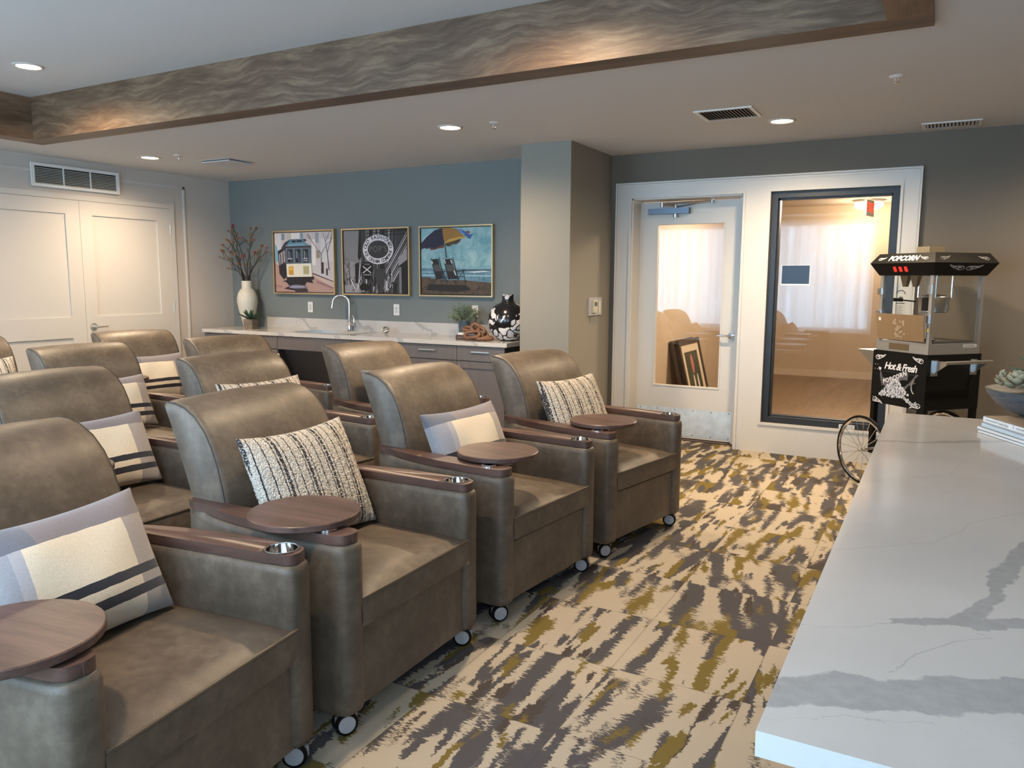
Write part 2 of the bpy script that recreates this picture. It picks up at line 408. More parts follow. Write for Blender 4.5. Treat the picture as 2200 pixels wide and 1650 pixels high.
def k_veins(g, x, y, z, warp, fine):
    # broad diagonal veins every ~0.8 m
    t = g.math('ADD', g.math('ADD', x, g.math('MULTIPLY', z, 1.6)), g.math('MULTIPLY', warp, 0.5))
    s = g.math('ABSOLUTE', g.math('SUBTRACT', g.math('FRACT', g.math('MULTIPLY', t, 1.25)), 0.5))
    a = g.math('LESS_THAN', s, 0.05)
    t2 = g.math('ADD', g.math('SUBTRACT', x, g.math('MULTIPLY', z, 0.8)), g.math('MULTIPLY', warp, 0.8))
    s2 = g.math('ABSOLUTE', g.math('SUBTRACT', g.math('FRACT', g.math('MULTIPLY', t2, 1.7)), 0.5))
    b = g.math('LESS_THAN', s2, 0.012)
    return g.math('MULTIPLY', g.math('MAXIMUM', a, g.math('MULTIPLY', b, 0.6)), 0.5)
MARBLE_K = marble('veined_quartz_kitchen', k_veins)

def text_mesh(mb, s, M, size=0.1, m=None, shear=0.0, bold=0.0, align='CENTER', spacing=1.0):
    cu = bpy.data.curves.new('t', 'FONT'); cu.body = s; cu.size = size; cu.shear = shear; cu.offset = bold
    cu.align_x = align; cu.align_y = 'CENTER'; cu.space_character = spacing; cu.resolution_u = 3
    ob = bpy.data.objects.new('t', cu); COL.objects.link(ob)
    bpy.context.view_layer.update()
    me = bpy.data.meshes.new_from_object(ob)
    k = mb.mi(m); base = [mb.bm.verts.new(M @ v.co) for v in me.vertices]
    for p in me.polygons:
        try:
            f = mb.bm.faces.new([base[i] for i in p.vertices]); f.material_index = k
        except ValueError: pass
    bpy.data.objects.remove(ob); bpy.data.curves.remove(cu); bpy.data.meshes.remove(me)

def frameM(o, ux, uy):
    """matrix taking (u, v, w) to o + u*ux + v*uy + w*(ux x uy)"""
    ux = Vector(ux).normalized(); uy = Vector(uy).normalized(); n = ux.cross(uy)
    return Matrix(((ux.x, uy.x, n.x, o[0]), (ux.y, uy.y, n.y, o[1]), (ux.z, uy.z, n.z, o[2]), (0,0,0,1)))

# ================================================================ STRUCTURE
b = MB(); b.box((XL-0.1, YW-0.1, -0.06), (XR+0.1, YD+0.12, 0)); struct(b.build('floor', CARPET, smooth=False), 'patterned carpet tile floor in cream, grey and olive')
b = MB()
TX0, TX1, TY0, TY1, TZ = -6.566, -0.29, 0.15, 3.85, 2.915
BW = 0.18
for (x0, y0, x1, y1) in ((XL-0.1, YW-0.1, TX0-BW+0.01, YD+0.3), (TX1+BW-0.01, YW-0.1, XR+0.1, YD+0.3), (TX0-BW+0.01, TY1+BW-0.01, TX1+BW-0.01, YD+0.3), (TX0-BW+0.01, YW-0.1, TX1+BW-0.01, TY0-BW+0.01)):
    b.box((x0, y0, H), (x1, y1, H+0.06))
b.box((TX0-BW, TY0-BW, TZ), (TX1+BW, TY1+BW, TZ+0.06))
struct(b.build('ceiling', CEIL, smooth=False), 'off-white ceiling with a recessed tray')
for i, (a, c, m, lb) in enumerate((((TX0-BW, TY1, 2.58), (TX1+BW, TY1+BW, TZ), None, 'long wood beam along the far edge of the ceiling tray'),
                    ((TX0-BW, TY0, 2.58), (TX0, TY1, TZ), BEAM_Y, 'wood beam along the left edge of the ceiling tray'),
                    ((TX1, TY0, 2.58), (TX1+BW, TY1, TZ), BEAM_Y, 'wood beam along the right edge of the ceiling tray'),
                    ((TX0-BW, TY0-BW, 2.58), (TX1+BW, TY0, TZ), BEAM, 'wood beam along the near edge of the ceiling tray'))):
    b = MB()
    fs = b.box(a, c, m or BEAM)
    if i in (0, 3):
        for f in fs:
            if abs(f.calc_center_median().z-2.58) < 1e-3: f.material_index = b.mi(BEAM_S)
    struct(b.build('trim_%d' % (i+1), smooth=False), lb)

# walls
b = MB(); b.box((XL-0.12, YW-0.1, 0), (XL, YB+0.12, H+0.35)); struct(b.build('wall_left', WALL_L, smooth=False), 'light greige wall with double doors')
b = MB(); b.box((XL-0.12, YB, 0), (-3.194, YB+0.12, H)); struct(b.build('wall_back', WALL_ACC, smooth=False), 'slate blue accent wall above the sink counter')
b = MB(); b.box((-3.194, 5.957, 0), (-2.73, YD+0.2, H)); struct(b.build('wall_column', WALL_C, smooth=False), 'sage grey wall column between the blue wall and the glazed door')
DX0, DX1, DZ = -2.525, -1.53, 2.205
WX0, WX1, VZ0, VZ1 = -1.305, -0.337, 0.262, 2.21
b = MB(); y0, y1 = YD, YD+0.25
def wall_boxes(b, y0, y1, X0, X1, Z0, Z1):
    b.box((X0, y0, Z0), (DX0, y1, Z1)); b.box((DX0, y0, DZ), (DX1, y1, Z1)); b.box((DX1, y0, Z0), (WX0, y1, Z1))
    b.box((WX0, y0, Z0), (WX1, y1, VZ0)); b.box((WX0, y0, VZ1), (WX1, y1, Z1)); b.box((WX1, y0, Z0), (X1, y1, Z1))
wall_boxes(b, y0, y1, -2.73, XR, 0, H); struct(b.build('wall_far', WALL_D, smooth=False), 'grey taupe wall around the white door and window surround')
b = MB(); b.box((XR, YW-0.1, 0), (XR+0.12, YD+0.2, H+0.35)); struct(b.build('wall_right', WALL_D, smooth=False))
b = MB(); b.box((XL-0.12, YW-0.16, 0), (XR+0.12, YW, WZ0)); b.box((XL-0.12, YW-0.16, WZ1), (XR+0.12, YW, H+0.35))
xs = [XL-0.12] + [v for w_ in WINDOWS for v in w_] + [XR+0.12]
for k in range(0, len(xs), 2): b.box((xs[k], YW-0.16, WZ0), (xs[k+1], YW, WZ1))
struct(b.build('wall_window_side', WALL_L, smooth=False), 'window wall seen mirrored in the glass')

# white surround
b = MB(); y0, y1 = YD-0.018, YD-0.0005
wall_boxes(b, y0, y1, -2.66, -0.205, 0, 2.33)
for a, c in (((-2.675, YD-0.034, 0), (-2.661, y1, 2.345)), ((-0.204, YD-0.034, 0), (-0.19, y1, 2.345)), ((-2.661, YD-0.034, 2.331), (-0.204, y1, 2.345))): b.box(a, c)
for a, c in (((-2.659, YD-0.024, 0), (-2.640, YD-0.0185, 2.329)), ((-0.225, YD-0.024, 0), (-0.206, YD-0.0185, 2.329)), ((-2.639, YD-0.024, 2.31), (-0.226, YD-0.0185, 2.329))): b.box(a, c)
# inner bead around the two openings
def bead(b, X0, X1, Z0, Z1, w=0.02, d=0.010, sill=True):
    yy0, yy1 = YD-0.018-d, YD-0.0185
    b.box((X0-w, yy0, Z0), (X0, yy1, Z1)); b.box((X1, yy0, Z0), (X1+w, yy1, Z1)); b.box((X0-w, yy0, Z1+0.0003), (X1+w, yy1, Z1+w))
    if sill: b.box((X0-w, yy0, Z0-w), (X1+w, yy1, Z0-0.0003))
bead(b, DX0, DX1, 0, DZ, sill=False); bead(b, WX0, WX1, VZ0, VZ1)
# seam in the base
struct(b.build('trim_5', WHITE, smooth=True), 'white panelled surround joining the glazed door and the window')
# door jamb
b = MB()
b.box((DX0-0.001, YD, 0), (DX0+0.012, YD+0.25, DZ)); b.box((DX0+0.012, YD+0.225, 0), (DX0+0.03, YD+0.25, DZ-0.01))
b.box((DX1-0.065, YD+0.155, 0), (DX1, YD+0.25, DZ)); b.box((DX1-0.012, YD, 0), (DX1, YD+0.155, DZ)); b.box((DX0, YD, DZ-0.012), (DX1, YD+0.25, DZ))
struct(b.build('trim_6', WHITE, smooth=False))
# glazed door
LY = 7.05
door = sthing('door_3', (0, 0, 0), 'white glazed door with steel kick plate')
LX0, LX1, LZ0, LZ1 = -2.512, -1.597, 0.014, 2.185
GX0, GX1, GZ0, GZ1 = -2.338, -1.734, 0.503, 1.98
b = MB()
b.box((LX0, LY, LZ0), (GX0, LY+0.044, LZ1)); b.box((GX1, LY, LZ0), (LX1, LY+0.044, LZ1))
b.box((GX0, LY, LZ0), (GX1, LY+0.044, GZ0)); b.box((GX0, LY, GZ1), (GX1, LY+0.044, LZ1))
for a, c in (((GX0-0.012, LY-0.006, GZ0-0.012), (GX0, LY+0.001, GZ1+0.012)), ((GX1, LY-0.006, GZ0-0.012), (GX1+0.012, LY+0.001, GZ1+0.012)), ((GX0, LY-0.006, GZ0-0.012), (GX1, LY+0.001, GZ0)), ((GX0, LY-0.006, GZ1), (GX1, LY+0.001, GZ1+0.012))): b.box(a, c, bev=0.003)
b.build('door_leaf', WHITE, door)
b = MB(); b.box((GX0, LY+0.018, GZ0), (GX1, LY+0.024, GZ1)); b.build('door_glass', GLASS_WALL, door, smooth=False)
b = MB(); b.box((LX0+0.02, LY-0.002, 0.03), (LX1, LY, 0.29))
kp = b.build('kick_plate', mat('steel_kick_plate', (0.78, 0.86, 0.90), 0.5, 0.85, vary=0.10, vscale=16, bump=0.2, bscale=9), door)
b = MB()
for u in (0.03, 0.22, 0.41, 0.60, 0.79, 0.97):
    for zz in (0.045, 0.275):
        b.cyl((LX0+0.02+u*(LX1-LX0-0.02), LY-0.004, zz), (LX0+0.02+u*(LX1-LX0-0.02), LY-0.0015, zz), 0.005, seg=8)
b.build('screw', DARK, kp)
b = MB(); kx = -1.625
b.cyl((kx, LY-0.012, 0.986), (kx, LY, 0.986), 0.034, seg=28); b.cyl((kx, LY-0.06, 0.986), (kx, LY-0.01, 0.986), 0.011, seg=12)
b.tube([(kx, LY-0.055, 0.986), (kx-0.05, LY-0.057, 0.986), (kx-0.12, LY-0.055, 0.985)], 0.0095, seg=10)
b.build('door_handle', CHROME, door)
b = MB(); b.box((-2.42, LY-0.065, 2.073), (-2.04, LY-0.002, 2.122), bev=0.004)
cl = b.build('door_closer', mat('closer_aluminium', (0.13, 0.16, 0.20), 0.4, 0.8), door)
b = MB(); b.cyl((-2.17, LY-0.035, 2.045), (-2.17, LY-0.035, 2.15), 0.012); b.cyl((-2.17, LY-0.035, 2.04), (-2.17, LY-0.035, 2.07), 0.02)
b.tube([(-2.17, LY-0.035, 2.14), (-2.26, LY-0.08, 2.15), (-2.27, LY-0.10, 2.155)], 0.009); b.cyl((-2.275, LY-0.10, 2.13), (-2.275, LY-0.10, 2.17), 0.016)
b.tube([(-2.275, LY-0.10, 2.158), (-1.84, LY-0.03, 2.176)], 0.008); b.cyl((-1.84, LY-0.035, 2.155), (-1.84, LY-0.035, 2.19), 0.014)
b.tube([(-2.17, LY-0.03, 2.135), (-1.86, LY-0.02, 2.172)], 0.006)
b.build('closer_arm', STEEL, cl)
# interior window
win = sthing('window_1', (0,0,0), 'black framed interior window onto the hallway')
b = MB(); fy0, fy1 = YD+0.02, YD+0.13; fw = 0.052
for a, c in (((WX0, fy0, VZ0), (WX0+fw, fy1, VZ1)), ((WX1-fw, fy0, VZ0), (WX1, fy1, VZ1)), ((WX0+fw, fy0, VZ0), (WX1-fw, fy1, VZ0+fw)), ((WX0+fw, fy0, VZ1-fw), (WX1-fw, fy1, VZ1))): b.box(a, c)
for a, c in (((WX0+fw, fy0+0.04, VZ0+fw), (WX0+fw+0.012, fy1, VZ1-fw)), ((WX1-fw-0.012, fy0+0.04, VZ0+fw), (WX1-fw, fy1, VZ1-fw)), ((WX0+fw, fy0+0.04, VZ0+fw), (WX1-fw, fy1, VZ0+fw+0.012)), ((WX0+fw, fy0+0.04, VZ1-fw-0.012), (WX1-fw, fy1, VZ1-fw))): b.box(a, c, BLACKFRAME)
b.build('window_frame', BLACKFRAME, win, smooth=False)
b = MB(); b.box((WX0+fw, YD+0.10, VZ0+fw), (WX1-fw, YD+0.106, VZ1-fw)); b.build('window_pane', GLASS_WALL, win, smooth=False)
b = MB(); b.box((WX0+0.06, YD+0.088, VZ0+fw), (WX1-0.06, YD+0.098, VZ0+fw+0.012)); b.build('pane_bead', CHROME, win)

# room beyond the glass
HX0, HX1, HY1 = -2.56, 2.2, 12.9
b = MB(); b.box((HX0-0.1, YD+0.12, -0.06), (HX1, HY1+0.1, 0)); struct(b.build('floor_hallway', HALLFLOOR, smooth=False), 'brown wood plank hallway floor behind the glass')
HALLWALL = mat('warm_beige_paint', (0.54, 0.44, 0.33), 0.85)
b = MB(); b.box((HX0-0.1, YD+0.2505, 0), (HX0, HY1, 2.62)); struct(b.build('wall_hallway_left', HALLWALL, smooth=False))
b = MB(); b.box((HX0-0.1, HY1, 0), (HX1+0.1, HY1+0.1, 2.62)); struct(b.build('wall_hallway_back', HALLWALL, smooth=False))
b = MB(); b.box((HX1, YD+0.2505, 0), (HX1+0.1, HY1, 2.62)); struct(b.build('wall_hallway_right', HALLWALL, smooth=False))
b = MB(); b.box((HX0-0.1, YD+0.2505, 2.62), (HX1+0.1, HY1+0.1, 2.68)); struct(b.build('ceiling_hallway', mat('hall_ceiling', (0.55,0.48,0.40), 0.9), smooth=False))
b = MB(); b.box((HX0, HY1-0.015, 0), (HX1, HY1, 0.105)); b.box((HX0, HY1-0.02, 0.0), (HX1, HY1, 0.03)); struct(b.build('baseboard_hallway', mat('beige_baseboard', (0.62, 0.52, 0.40), 0.5), smooth=False))
b = MB(); b.box((DX0, YD+0.12, 0.0), (DX1, YD+0.25, 0.008)); struct(b.build('trim_7', mat('threshold', (0.05,0.03,0.02), 0.5), smooth=False))

# windows behind the viewer (seen in the reflections)
FR = mat('white_window_frame', (0.7, 0.7, 0.7), 0.5)
g = NG('sheer_curtain'); x, y, z = g.sep(g.tc.outputs['Object'])
g.N.remove(g.P)
fold = g.noise(g.comb(x, 0.0, 0.0), 9, 3, 0.5)
tr = g.n('ShaderNodeBsdfTransparent'); tl = g.n('ShaderNodeBsdfTranslucent'); tl.inputs[0].default_value = (0.96, 0.82, 0.74, 1)
df = g.n('ShaderNodeBsdfDiffuse'); df.inputs[0].default_value = (0.85, 0.82, 0.8, 1)
m1 = g.n('ShaderNodeMixShader'); m1.inputs[0].default_value = 0.35; g.L.new(tl.outputs[0], m1.inputs[1]); g.L.new(df.outputs[0], m1.inputs[2])
m2 = g.n('ShaderNodeMixShader'); g.L.new(g.ramp(fold, [(0.35, (0.66,)*3), (0.62, (0.93,)*3)]), m2.inputs[0]); g.L.new(tr.outputs[0], m2.inputs[1]); g.L.new(m1.outputs[0], m2.inputs[2])
g.L.new(m2.outputs[0], g.N['Material Output'].inputs[0]); SHEER = g.m
for i, (a, c) in enumerate(WINDOWS):
    wn_ = sthing('window_%d' % (i+2))
    b = MB(); t = 0.05
    for p, q in (((a, YW-0.14, WZ0), (a+t, YW-0.08, WZ1)), ((c-t, YW-0.14, WZ0), (c, YW-0.08, WZ1)), ((a, YW-0.14, WZ0), (c, YW-0.08, WZ0+t)), ((a, YW-0.14, WZ1-t), (c, YW-0.08, WZ1))): b.box(p, q)
    b.build('window_frame', FR, wn_, smooth=False)
    b = MB(); b.box((a+t, YW-0.113, WZ0+t), (c-t, YW-0.109, WZ1-t)); b.build('window_pane', GLASS, wn_, smooth=False)
    b = MB(); ph = i*1.7
    def cf(u, v, a=a, c=c, ph=ph):
        X_ = a-0.02+u*(c-a+0.04)
        return (X_, YW+0.045+0.022*math.sin(X_*38+ph+math.sin(X_*7+ph)*1.5)*(0.6+0.4*v), WZ0-0.03+v*(WZ1-WZ0+0.07))
    b.grid(cf, 150, 6)
    cu = b.build('sheer_curtain', SHEER, norm=False); 
    tag(cu, 'white sheer curtain across window %s, seen mirrored in the glass' % ['furthest left', 'left of centre', 'right of centre', 'furthest right'][i], 'curtain', 'sheer curtains on the window wall')

# ---------------------------------------------------------------- left wall doors
D2 = sthing('door_1', (0,0,0), 'cream double doors with recessed panels')
def leaf(y0, y1, py0, py1, nm):
    b = MB(); x0, x1, xp = XL+0.001, XL+0.018, XL+0.005
    z0, z1 = 0.01, 2.216
    b.box((x0, y0, z0), (x1, py0, z1)); b.box((x0, py1, z0), (x1, y1, z1))
    b.box((x0, py0, z0), (x1, py1, 0.17)); b.box((x0, py0, 0.887), (x1, py1, 1.09)); b.box((x0, py0, 2.082), (x1, py1, z1))
    b.box((x0, py0, 0.17), (xp, py1, 2.09))
    return b.build(nm, WHITE2, D2, smooth=False)
leaf(4.7455, 5.757, 4.875, 5.605, 'door_leaf'); leaf(3.733, 4.7425, 3.88, 4.603, 'door_leaf')
b = MB(); b.box((XL+0.001, 4.7425, 0.01), (XL+0.004, 4.7455, 2.216)); b.build('door_gap', DARK, D2, smooth=False)
b = MB()
b.cyl((XL+0.014, 4.818, 0.988), (XL+0.024, 4.818, 0.988), 0.036, seg=28); b.cyl((XL+0.02, 4.818, 0.988), (XL+0.065, 4.818, 0.988), 0.012)
b.tube([(XL+0.062, 4.818, 0.988), (XL+0.066, 4.87, 0.988), (XL+0.062, 4.945, 0.988)], [0.012, 0.009, 0.008])
b.build('door_handle', NICKEL, D2)
for zz in (2.0, 1.155, 0.25):
    b = MB(); b.cyl((XL+0.02, 5.764, zz-0.05), (XL+0.02, 5.764, zz+0.05), 0.007, seg=10); b.box((XL+0.012, 5.752, zz-0.05), (XL+0.016, 5.764, zz+0.05)); b.build('hinge', NICKEL, D2)
b = MB()
b.box((XL+0.001, 5.76, 0), (XL+0.022, 5.822, 2.2188)); b.box((XL+0.001, 3.668, 0), (XL+0.022, 3.73, 2.2188)); b.box((XL+0.001, 3.668, 2.219), (XL+0.022, 5.822, 2.27))
struct(b.build('trim_8', WHITE2), 'flat white casing around the double doors')
b = MB()
for (d0, d1) in ((0.0, 0.03), (0.006, 0.024)):
    h = 0.008 if d0 == 0 else 0.014
    b.box((XL+0.001, 5.95+d0, 0.0), (XL+h, 5.95+d1, 2.47-d0)); b.box((XL+0.001, 2.2, 2.44+d0), (XL+h, 5.98-d0, 2.44+d1))
struct(b.build('trim_9', WHITE2), 'thin moulding framing the left wall')
for (nm, a, c) in (('baseboard_left', (XL+0.001, 5.98, 0), (XL+0.014, 5.99, 0.1)), ('baseboard_far', (-0.19, YD-0.014, 0), (XR, YD-0.001, 0.1)), ('baseboard_column', (-2.7295, 5.957, 0), (-2.718, YD-0.001, 0.1))):
    b = MB(); b.box(a, c); struct(b.build(nm, WHITE, smooth=False))

# ================================================================ CEILING FIXTURES
LENS = mat('lamp_lens', (0.9, 0.85, 0.75), 0.4, emit=(1.0, 0.80, 0.52), estr=14.0)
TRIMR = mat('downlight_trim', (0.55, 0.54, 0.52), 0.5)
def downlight(x, y, z, label, power=26, group='recessed ceiling downlights', ang=165):
    t = thing('recessed_downlight', label, 'ceiling light', (x, y, z), 0, group)
    b = MB(); b.lathe([(0.072, -0.001), (0.074, -0.006), (0.080, -0.009), (0.097, -0.004), (0.098, -0.0005)], seg=40, caps=False); b.build('trim_ring', TRIMR, t)
    b = MB(); b.lathe([(0.0725, -0.004), (0.05, -0.008), (0.001, -0.009)], seg=32, caps=False); b.build('lens', LENS, t)
    L = bpy.data.lights.new('downlight_lamp', 'SPOT'); L.energy = power; L.color = WARM; L.spot_size = math.radians(ang); L.spot_blend = 1.0; L.shadow_soft_size = 0.06
    o = bpy.data.objects.new('downlight_lamp', L); COL.objects.link(o); o.parent = t; o.location = (0, 0, -0.03)
    return t
PW = 150
downlight(-3.308, 5.046, H, 'round recessed light in the low ceiling in front of the blue wall', PW)
downlight(-6.631, 4.968, H, 'round recessed light near the white double doors and flat ceiling panel', PW*0.85)
downlight(-1.081, 5.930, H, 'round recessed light just in front of the glazed door wall beside the slatted vent', PW*1.2)
downlight(1.15, 5.93, H, 'round recessed light off to the right above the grey wall', PW*0.9)
downlight(-5.625, 3.30, TZ, 'round recessed light inside the ceiling tray at far left', PW)
downlight(-1.78, 3.30, TZ, 'round recessed light in the ceiling tray above the front chairs', PW)
downlight(-5.625, 0.8, TZ, 'round recessed light in the near left part of the ceiling tray', PW)
downlight(-1.78, 0.8, TZ, 'round recessed light in the near right part of the ceiling tray', PW*0.6)

def slats_vent(name, label, cx, cy, sx, sy, z, n, frame=0.025, ang=35, curved=False):
    t = thing(name, label, 'vent', (cx, cy, z))
    b = MB(); f = frame
    for a, c in (((-sx/2, -sy/2, -0.008), (sx/2, -sy/2+f, -0.0005)), ((-sx/2, sy/2-f, -0.008), (sx/2, sy/2, -0.0005)), ((-sx/2, -sy/2+f, -0.008), (-sx/2+f, sy/2-f, -0.0005)), ((sx/2-f, -sy/2+f, -0.008), (sx/2, sy/2-f, -0.0005))): b.box(a, c, bev=0.002, seg=1)
    b.build('vent_frame', PLASTIC_W, t)
    b = MB(); b.box((-sx/2+f, -sy/2+f, -0.0015), (sx/2-f, sy/2-f, -0.0005)); b.build('vent_backing', DARK, t, smooth=False)
    for i in range(n):
        xx = -sx/2+f+(i+0.5)*(sx-2*f)/n
        b = MB(); b.box((-0.009, -sy/2+f, -0.001), (0.009, sy/2-f, 0.0), M=Matrix.Translation((xx, 0, -0.0075)) @ Matrix.Rotation(math.radians(ang), 4, 'Y')); b.build('vent_slat', TRIMR, t, smooth=False)
    return t
slats_vent('slatted_ceiling_vent', 'white slatted vent in the ceiling beside the downlight near the column', -1.362, 5.52, 0.385, 0.345, H, 15)
slats_vent('slatted_ceiling_vent', 'white slatted vent in the ceiling at the far right against the grey wall', -0.024, 6.61, 0.38, 0.235, H, 14)
t = thing('flat_ceiling_diffuser', 'white flat square panel vent in the ceiling near the blue wall corner', 'vent', (-6.19, 5.49, H))
b = MB(); b.box((-0.22, -0.17, -0.004), (0.22, 0.17, -0.0005)); b.build('vent_frame', TRIMR, t, smooth=False)
b = MB(); b.box((-0.19, -0.145, -0.022), (0.19, 0.145, -0.012), bev=0.002, seg=1); 
for sx_ in (-0.15, 0.15):
    for sy_ in (-0.11, 0.11): b.box((sx_-0.006, sy_-0.006, -0.014), (sx_+0.006, sy_+0.006, -0.003))
b.build('vent_panel', mat('diffuser_panel', (0.52, 0.54, 0.57), 0.5), t)
for (x_, y_, lb) in ((-6.274, 4.996, 'small ceiling sprinkler beside the left low-ceiling downlight'), (-2.928, 5.048, 'small ceiling sprinkler beside the downlight before the blue wall'), (-0.303, 4.967, 'small ceiling sprinkler alone in the ceiling at the right')):
    t = thing('ceiling_sprinkler', lb, 'sprinkler', (x_, y_, H), 0, 'ceiling sprinklers')
    b = MB(); b.lathe([(0.04, -0.0005), (0.04, -0.003), (0.028, -0.008), (0.012, -0.01)], seg=24); b.build('escutcheon', PLASTIC_W, t)
    b = MB(); b.cyl((0, 0, -0.008), (0, 0, -0.022), 0.008, seg=10)
    for s in (-1, 1): b.tube([(s*0.008, 0, -0.018), (s*0.013, 0, -0.03), (s*0.004, 0, -0.042)], 0.0022, seg=6)
    b.cyl((0, 0, -0.041), (0, 0, -0.045), 0.014, seg=14); b.build('sprinkler_head', CHROME, t)
# wall grille on the left wall
t = thing('wall_air_grille', 'white louvred air grille high on the left wall above the double doors', 'vent', (XL, 4.744, 2.42))
b = MB(); gy, gz = 0.44, 0.107
for a, c in (((0.0145, -gy, -gz), (0.03, gy, -gz+0.028)), ((0.0145, -gy, gz-0.028), (0.03, gy, gz)), ((0.0145, -gy, -gz+0.028), (0.03, -gy+0.03, gz-0.028)), ((0.0145, gy-0.03, -gz+0.028), (0.03, gy, gz-0.028))): b.box(a, c, bev=0.003, seg=1)
for yy in (-0.135, 0.135): b.box((0.018, yy-0.005, -gz+0.028), (0.027, yy+0.005, gz-0.028))
b.build('grille_frame', PLASTIC_W, t)
b = MB(); b.box((0.0145, -gy+0.03, -gz+0.028), (0.0165, gy-0.03, gz-0.028)); b.build('grille_backing', DARK, t, smooth=False)
for k in range(10):
    b = MB(); b.box((-0.006, -gy+0.03, -0.0012), (0.006, gy-0.03, 0.0012), M=Matrix.Translation((0.023, 0, -gz+0.036+k*0.0148)) @ Matrix.Rotation(math.radians(25), 4, 'Y')); b.build('louvre', PLASTIC_W, t, smooth=False)
# hallway lamp, exit sign, leaning frames
t = thing('flush_ceiling_lamp', 'round glowing flush lamp on the hallway ceiling behind the window glass', 'ceiling light', (-1.00, 12.3, 2.62))
b = MB(); b.lathe([(0.20, -0.0005), (0.20, -0.03), (0.185, -0.035)], seg=32); b.build('lamp_base', NICKEL, t)
b = MB(); b.lathe([(0.19, -0.034), (0.185, -0.09), (0.14, -0.125), (0.06, -0.14), (0.001, -0.142)], seg=32); b.build('lamp_shade', mat('opal_lamp_glass', (0.9,0.85,0.75), 0.4, emit=(1.0, 0.86, 0.62), estr=6.0), t)
for (xx, yy, e) in ((-1.00, 12.3, 30), (-1.0, 8.6, 120)):
    L = bpy.data.lights.new('hall_lamp', 'POINT'); L.energy = e; L.color = (1.0, 0.82, 0.62); L.shadow_soft_size = 0.15
    o = bpy.data.objects.new('hall_lamp', L); COL.objects.link(o)
    if yy == 12.3: o.parent = t; o.location = (0, 0, -0.28)
    else:
        t2 = thing('flush_ceiling_lamp', 'added unseen flush lamp on the hallway ceiling just beyond the glazed door, lighting the hallway', 'ceiling light', (xx, yy, 2.62))  # unseen lamp, added to light the hallway evenly
        b = MB(); b.lathe([(0.19, -0.0005), (0.185, -0.09), (0.14, -0.125), (0.001, -0.142)], seg=32); b.build('lamp_shade', mat('added_lamp_glass', (0.9,0.85,0.75), 0.4, emit=(1.0, 0.86, 0.62), estr=6.0), t2)
        o.parent = t2; o.location = (0, 0, -0.28)
t = thing('exit_sign', 'small red and white exit sign hanging from the hallway ceiling under the round lamp', 'sign', (-0.82, 10.2, 2.62), math.radians(79))
b = MB(); b.box((-0.15, -0.012, -0.38), (0.15, 0.012, -0.20), bev=0.003); b.cyl((0, 0, -0.2), (0, 0, -0.0005), 0.008); b.build('sign_body', PLASTIC_W, t)
b = MB()
text_mesh(b, 'EXIT', frameM((0, -0.0135, -0.29), (1,0,0), (0,0,1)), 0.15, bold=0.003)
text_mesh(b, 'EXIT', frameM((0, 0.0135, -0.29), (-1,0,0), (0,0,1)), 0.15, bold=0.003)
b.build('sign_lettering', mat('exit_red', (0.8, 0.03, 0.02), 0.4, emit=(1.0, 0.05, 0.02), estr=1.5), t, norm=False)

# ================================================================ CHAIRS
def arm_poly(s, ins=0.0):
    # plan outline (local x forward, y lateral), s = +1 / -1 side, front end rounded by corner cutting
    P = [(-0.40, 0.300), (-0.055, 0.300), (0.002, 0.304), (0.016, 0.330), (0.013, 0.376), (0.0, 0.404), (-0.060, 0.413), (-0.2, 0.418), (-0.35, 0.417), (-0.5, 0.403), (-0.63, 0.376), (-0.72, 0.347), (-0.775, 0.322), (-0.79, 0.306)]
    for _ in range(2):
        Q = [P[0]]
        for p, q in zip(P[:-1], P[1:]): Q += [(p[0]*.75+q[0]*.25, p[1]*.75+q[1]*.25), (p[0]*.25+q[0]*.75, p[1]*.25+q[1]*.75)]
        P = Q+[P[-1]]
    P = [(-0.785, 0.300)] + P
    if ins:
        c = (-0.36, 0.356); P = [(x_-math.copysign(min(abs(x_-c[0]), ins), x_-c[0]), y_-math.copysign(min(abs(y_-c[1]), ins), y_-c[1])) for x_, y_ in P]
    P = [(x_, s*y_) for x_, y_ in P]
    return P if s > 0 else P[::-1]
BACK = [(-0.70,0.36), (-0.735,0.52), (-0.78,0.684), (-0.815,0.78), (-0.85,0.875), (-0.885,0.96), (-0.905,1.005), (-0.898,1.02), (-0.872,1.027), (-0.835,1.024), (-0.787,1.012), (-0.735,0.982), (-0.690,0.935), (-0.658,0.88), (-0.632,0.815), (-0.612,0.745), (-0.598,0.67), (-0.588,0.58), (-0.582,0.47), (-0.58,0.40)]
def punch(ob, c, r, zlow):
    b = MB(); b.cyl((c[0], c[1], zlow), (c[0], c[1], 0.80), r, seg=40); cut = b.build('cut', None)
    md = ob.modifiers.new('hole', 'BOOLEAN'); md.operation = 'DIFFERENCE'; md.object = cut; md.solver = 'EXACT'
    bpy.context.view_layer.update()
    me = bpy.data.meshes.new_from_object(ob.evaluated_get(bpy.context.evaluated_depsgraph_get()))
    ob.modifiers.clear(); ob.data = me; me.materials.clear(); me.materials.append(WALNUT if ob.name.startswith('armrest_cap') else LEATHER)
    bpy.data.objects.remove(cut)
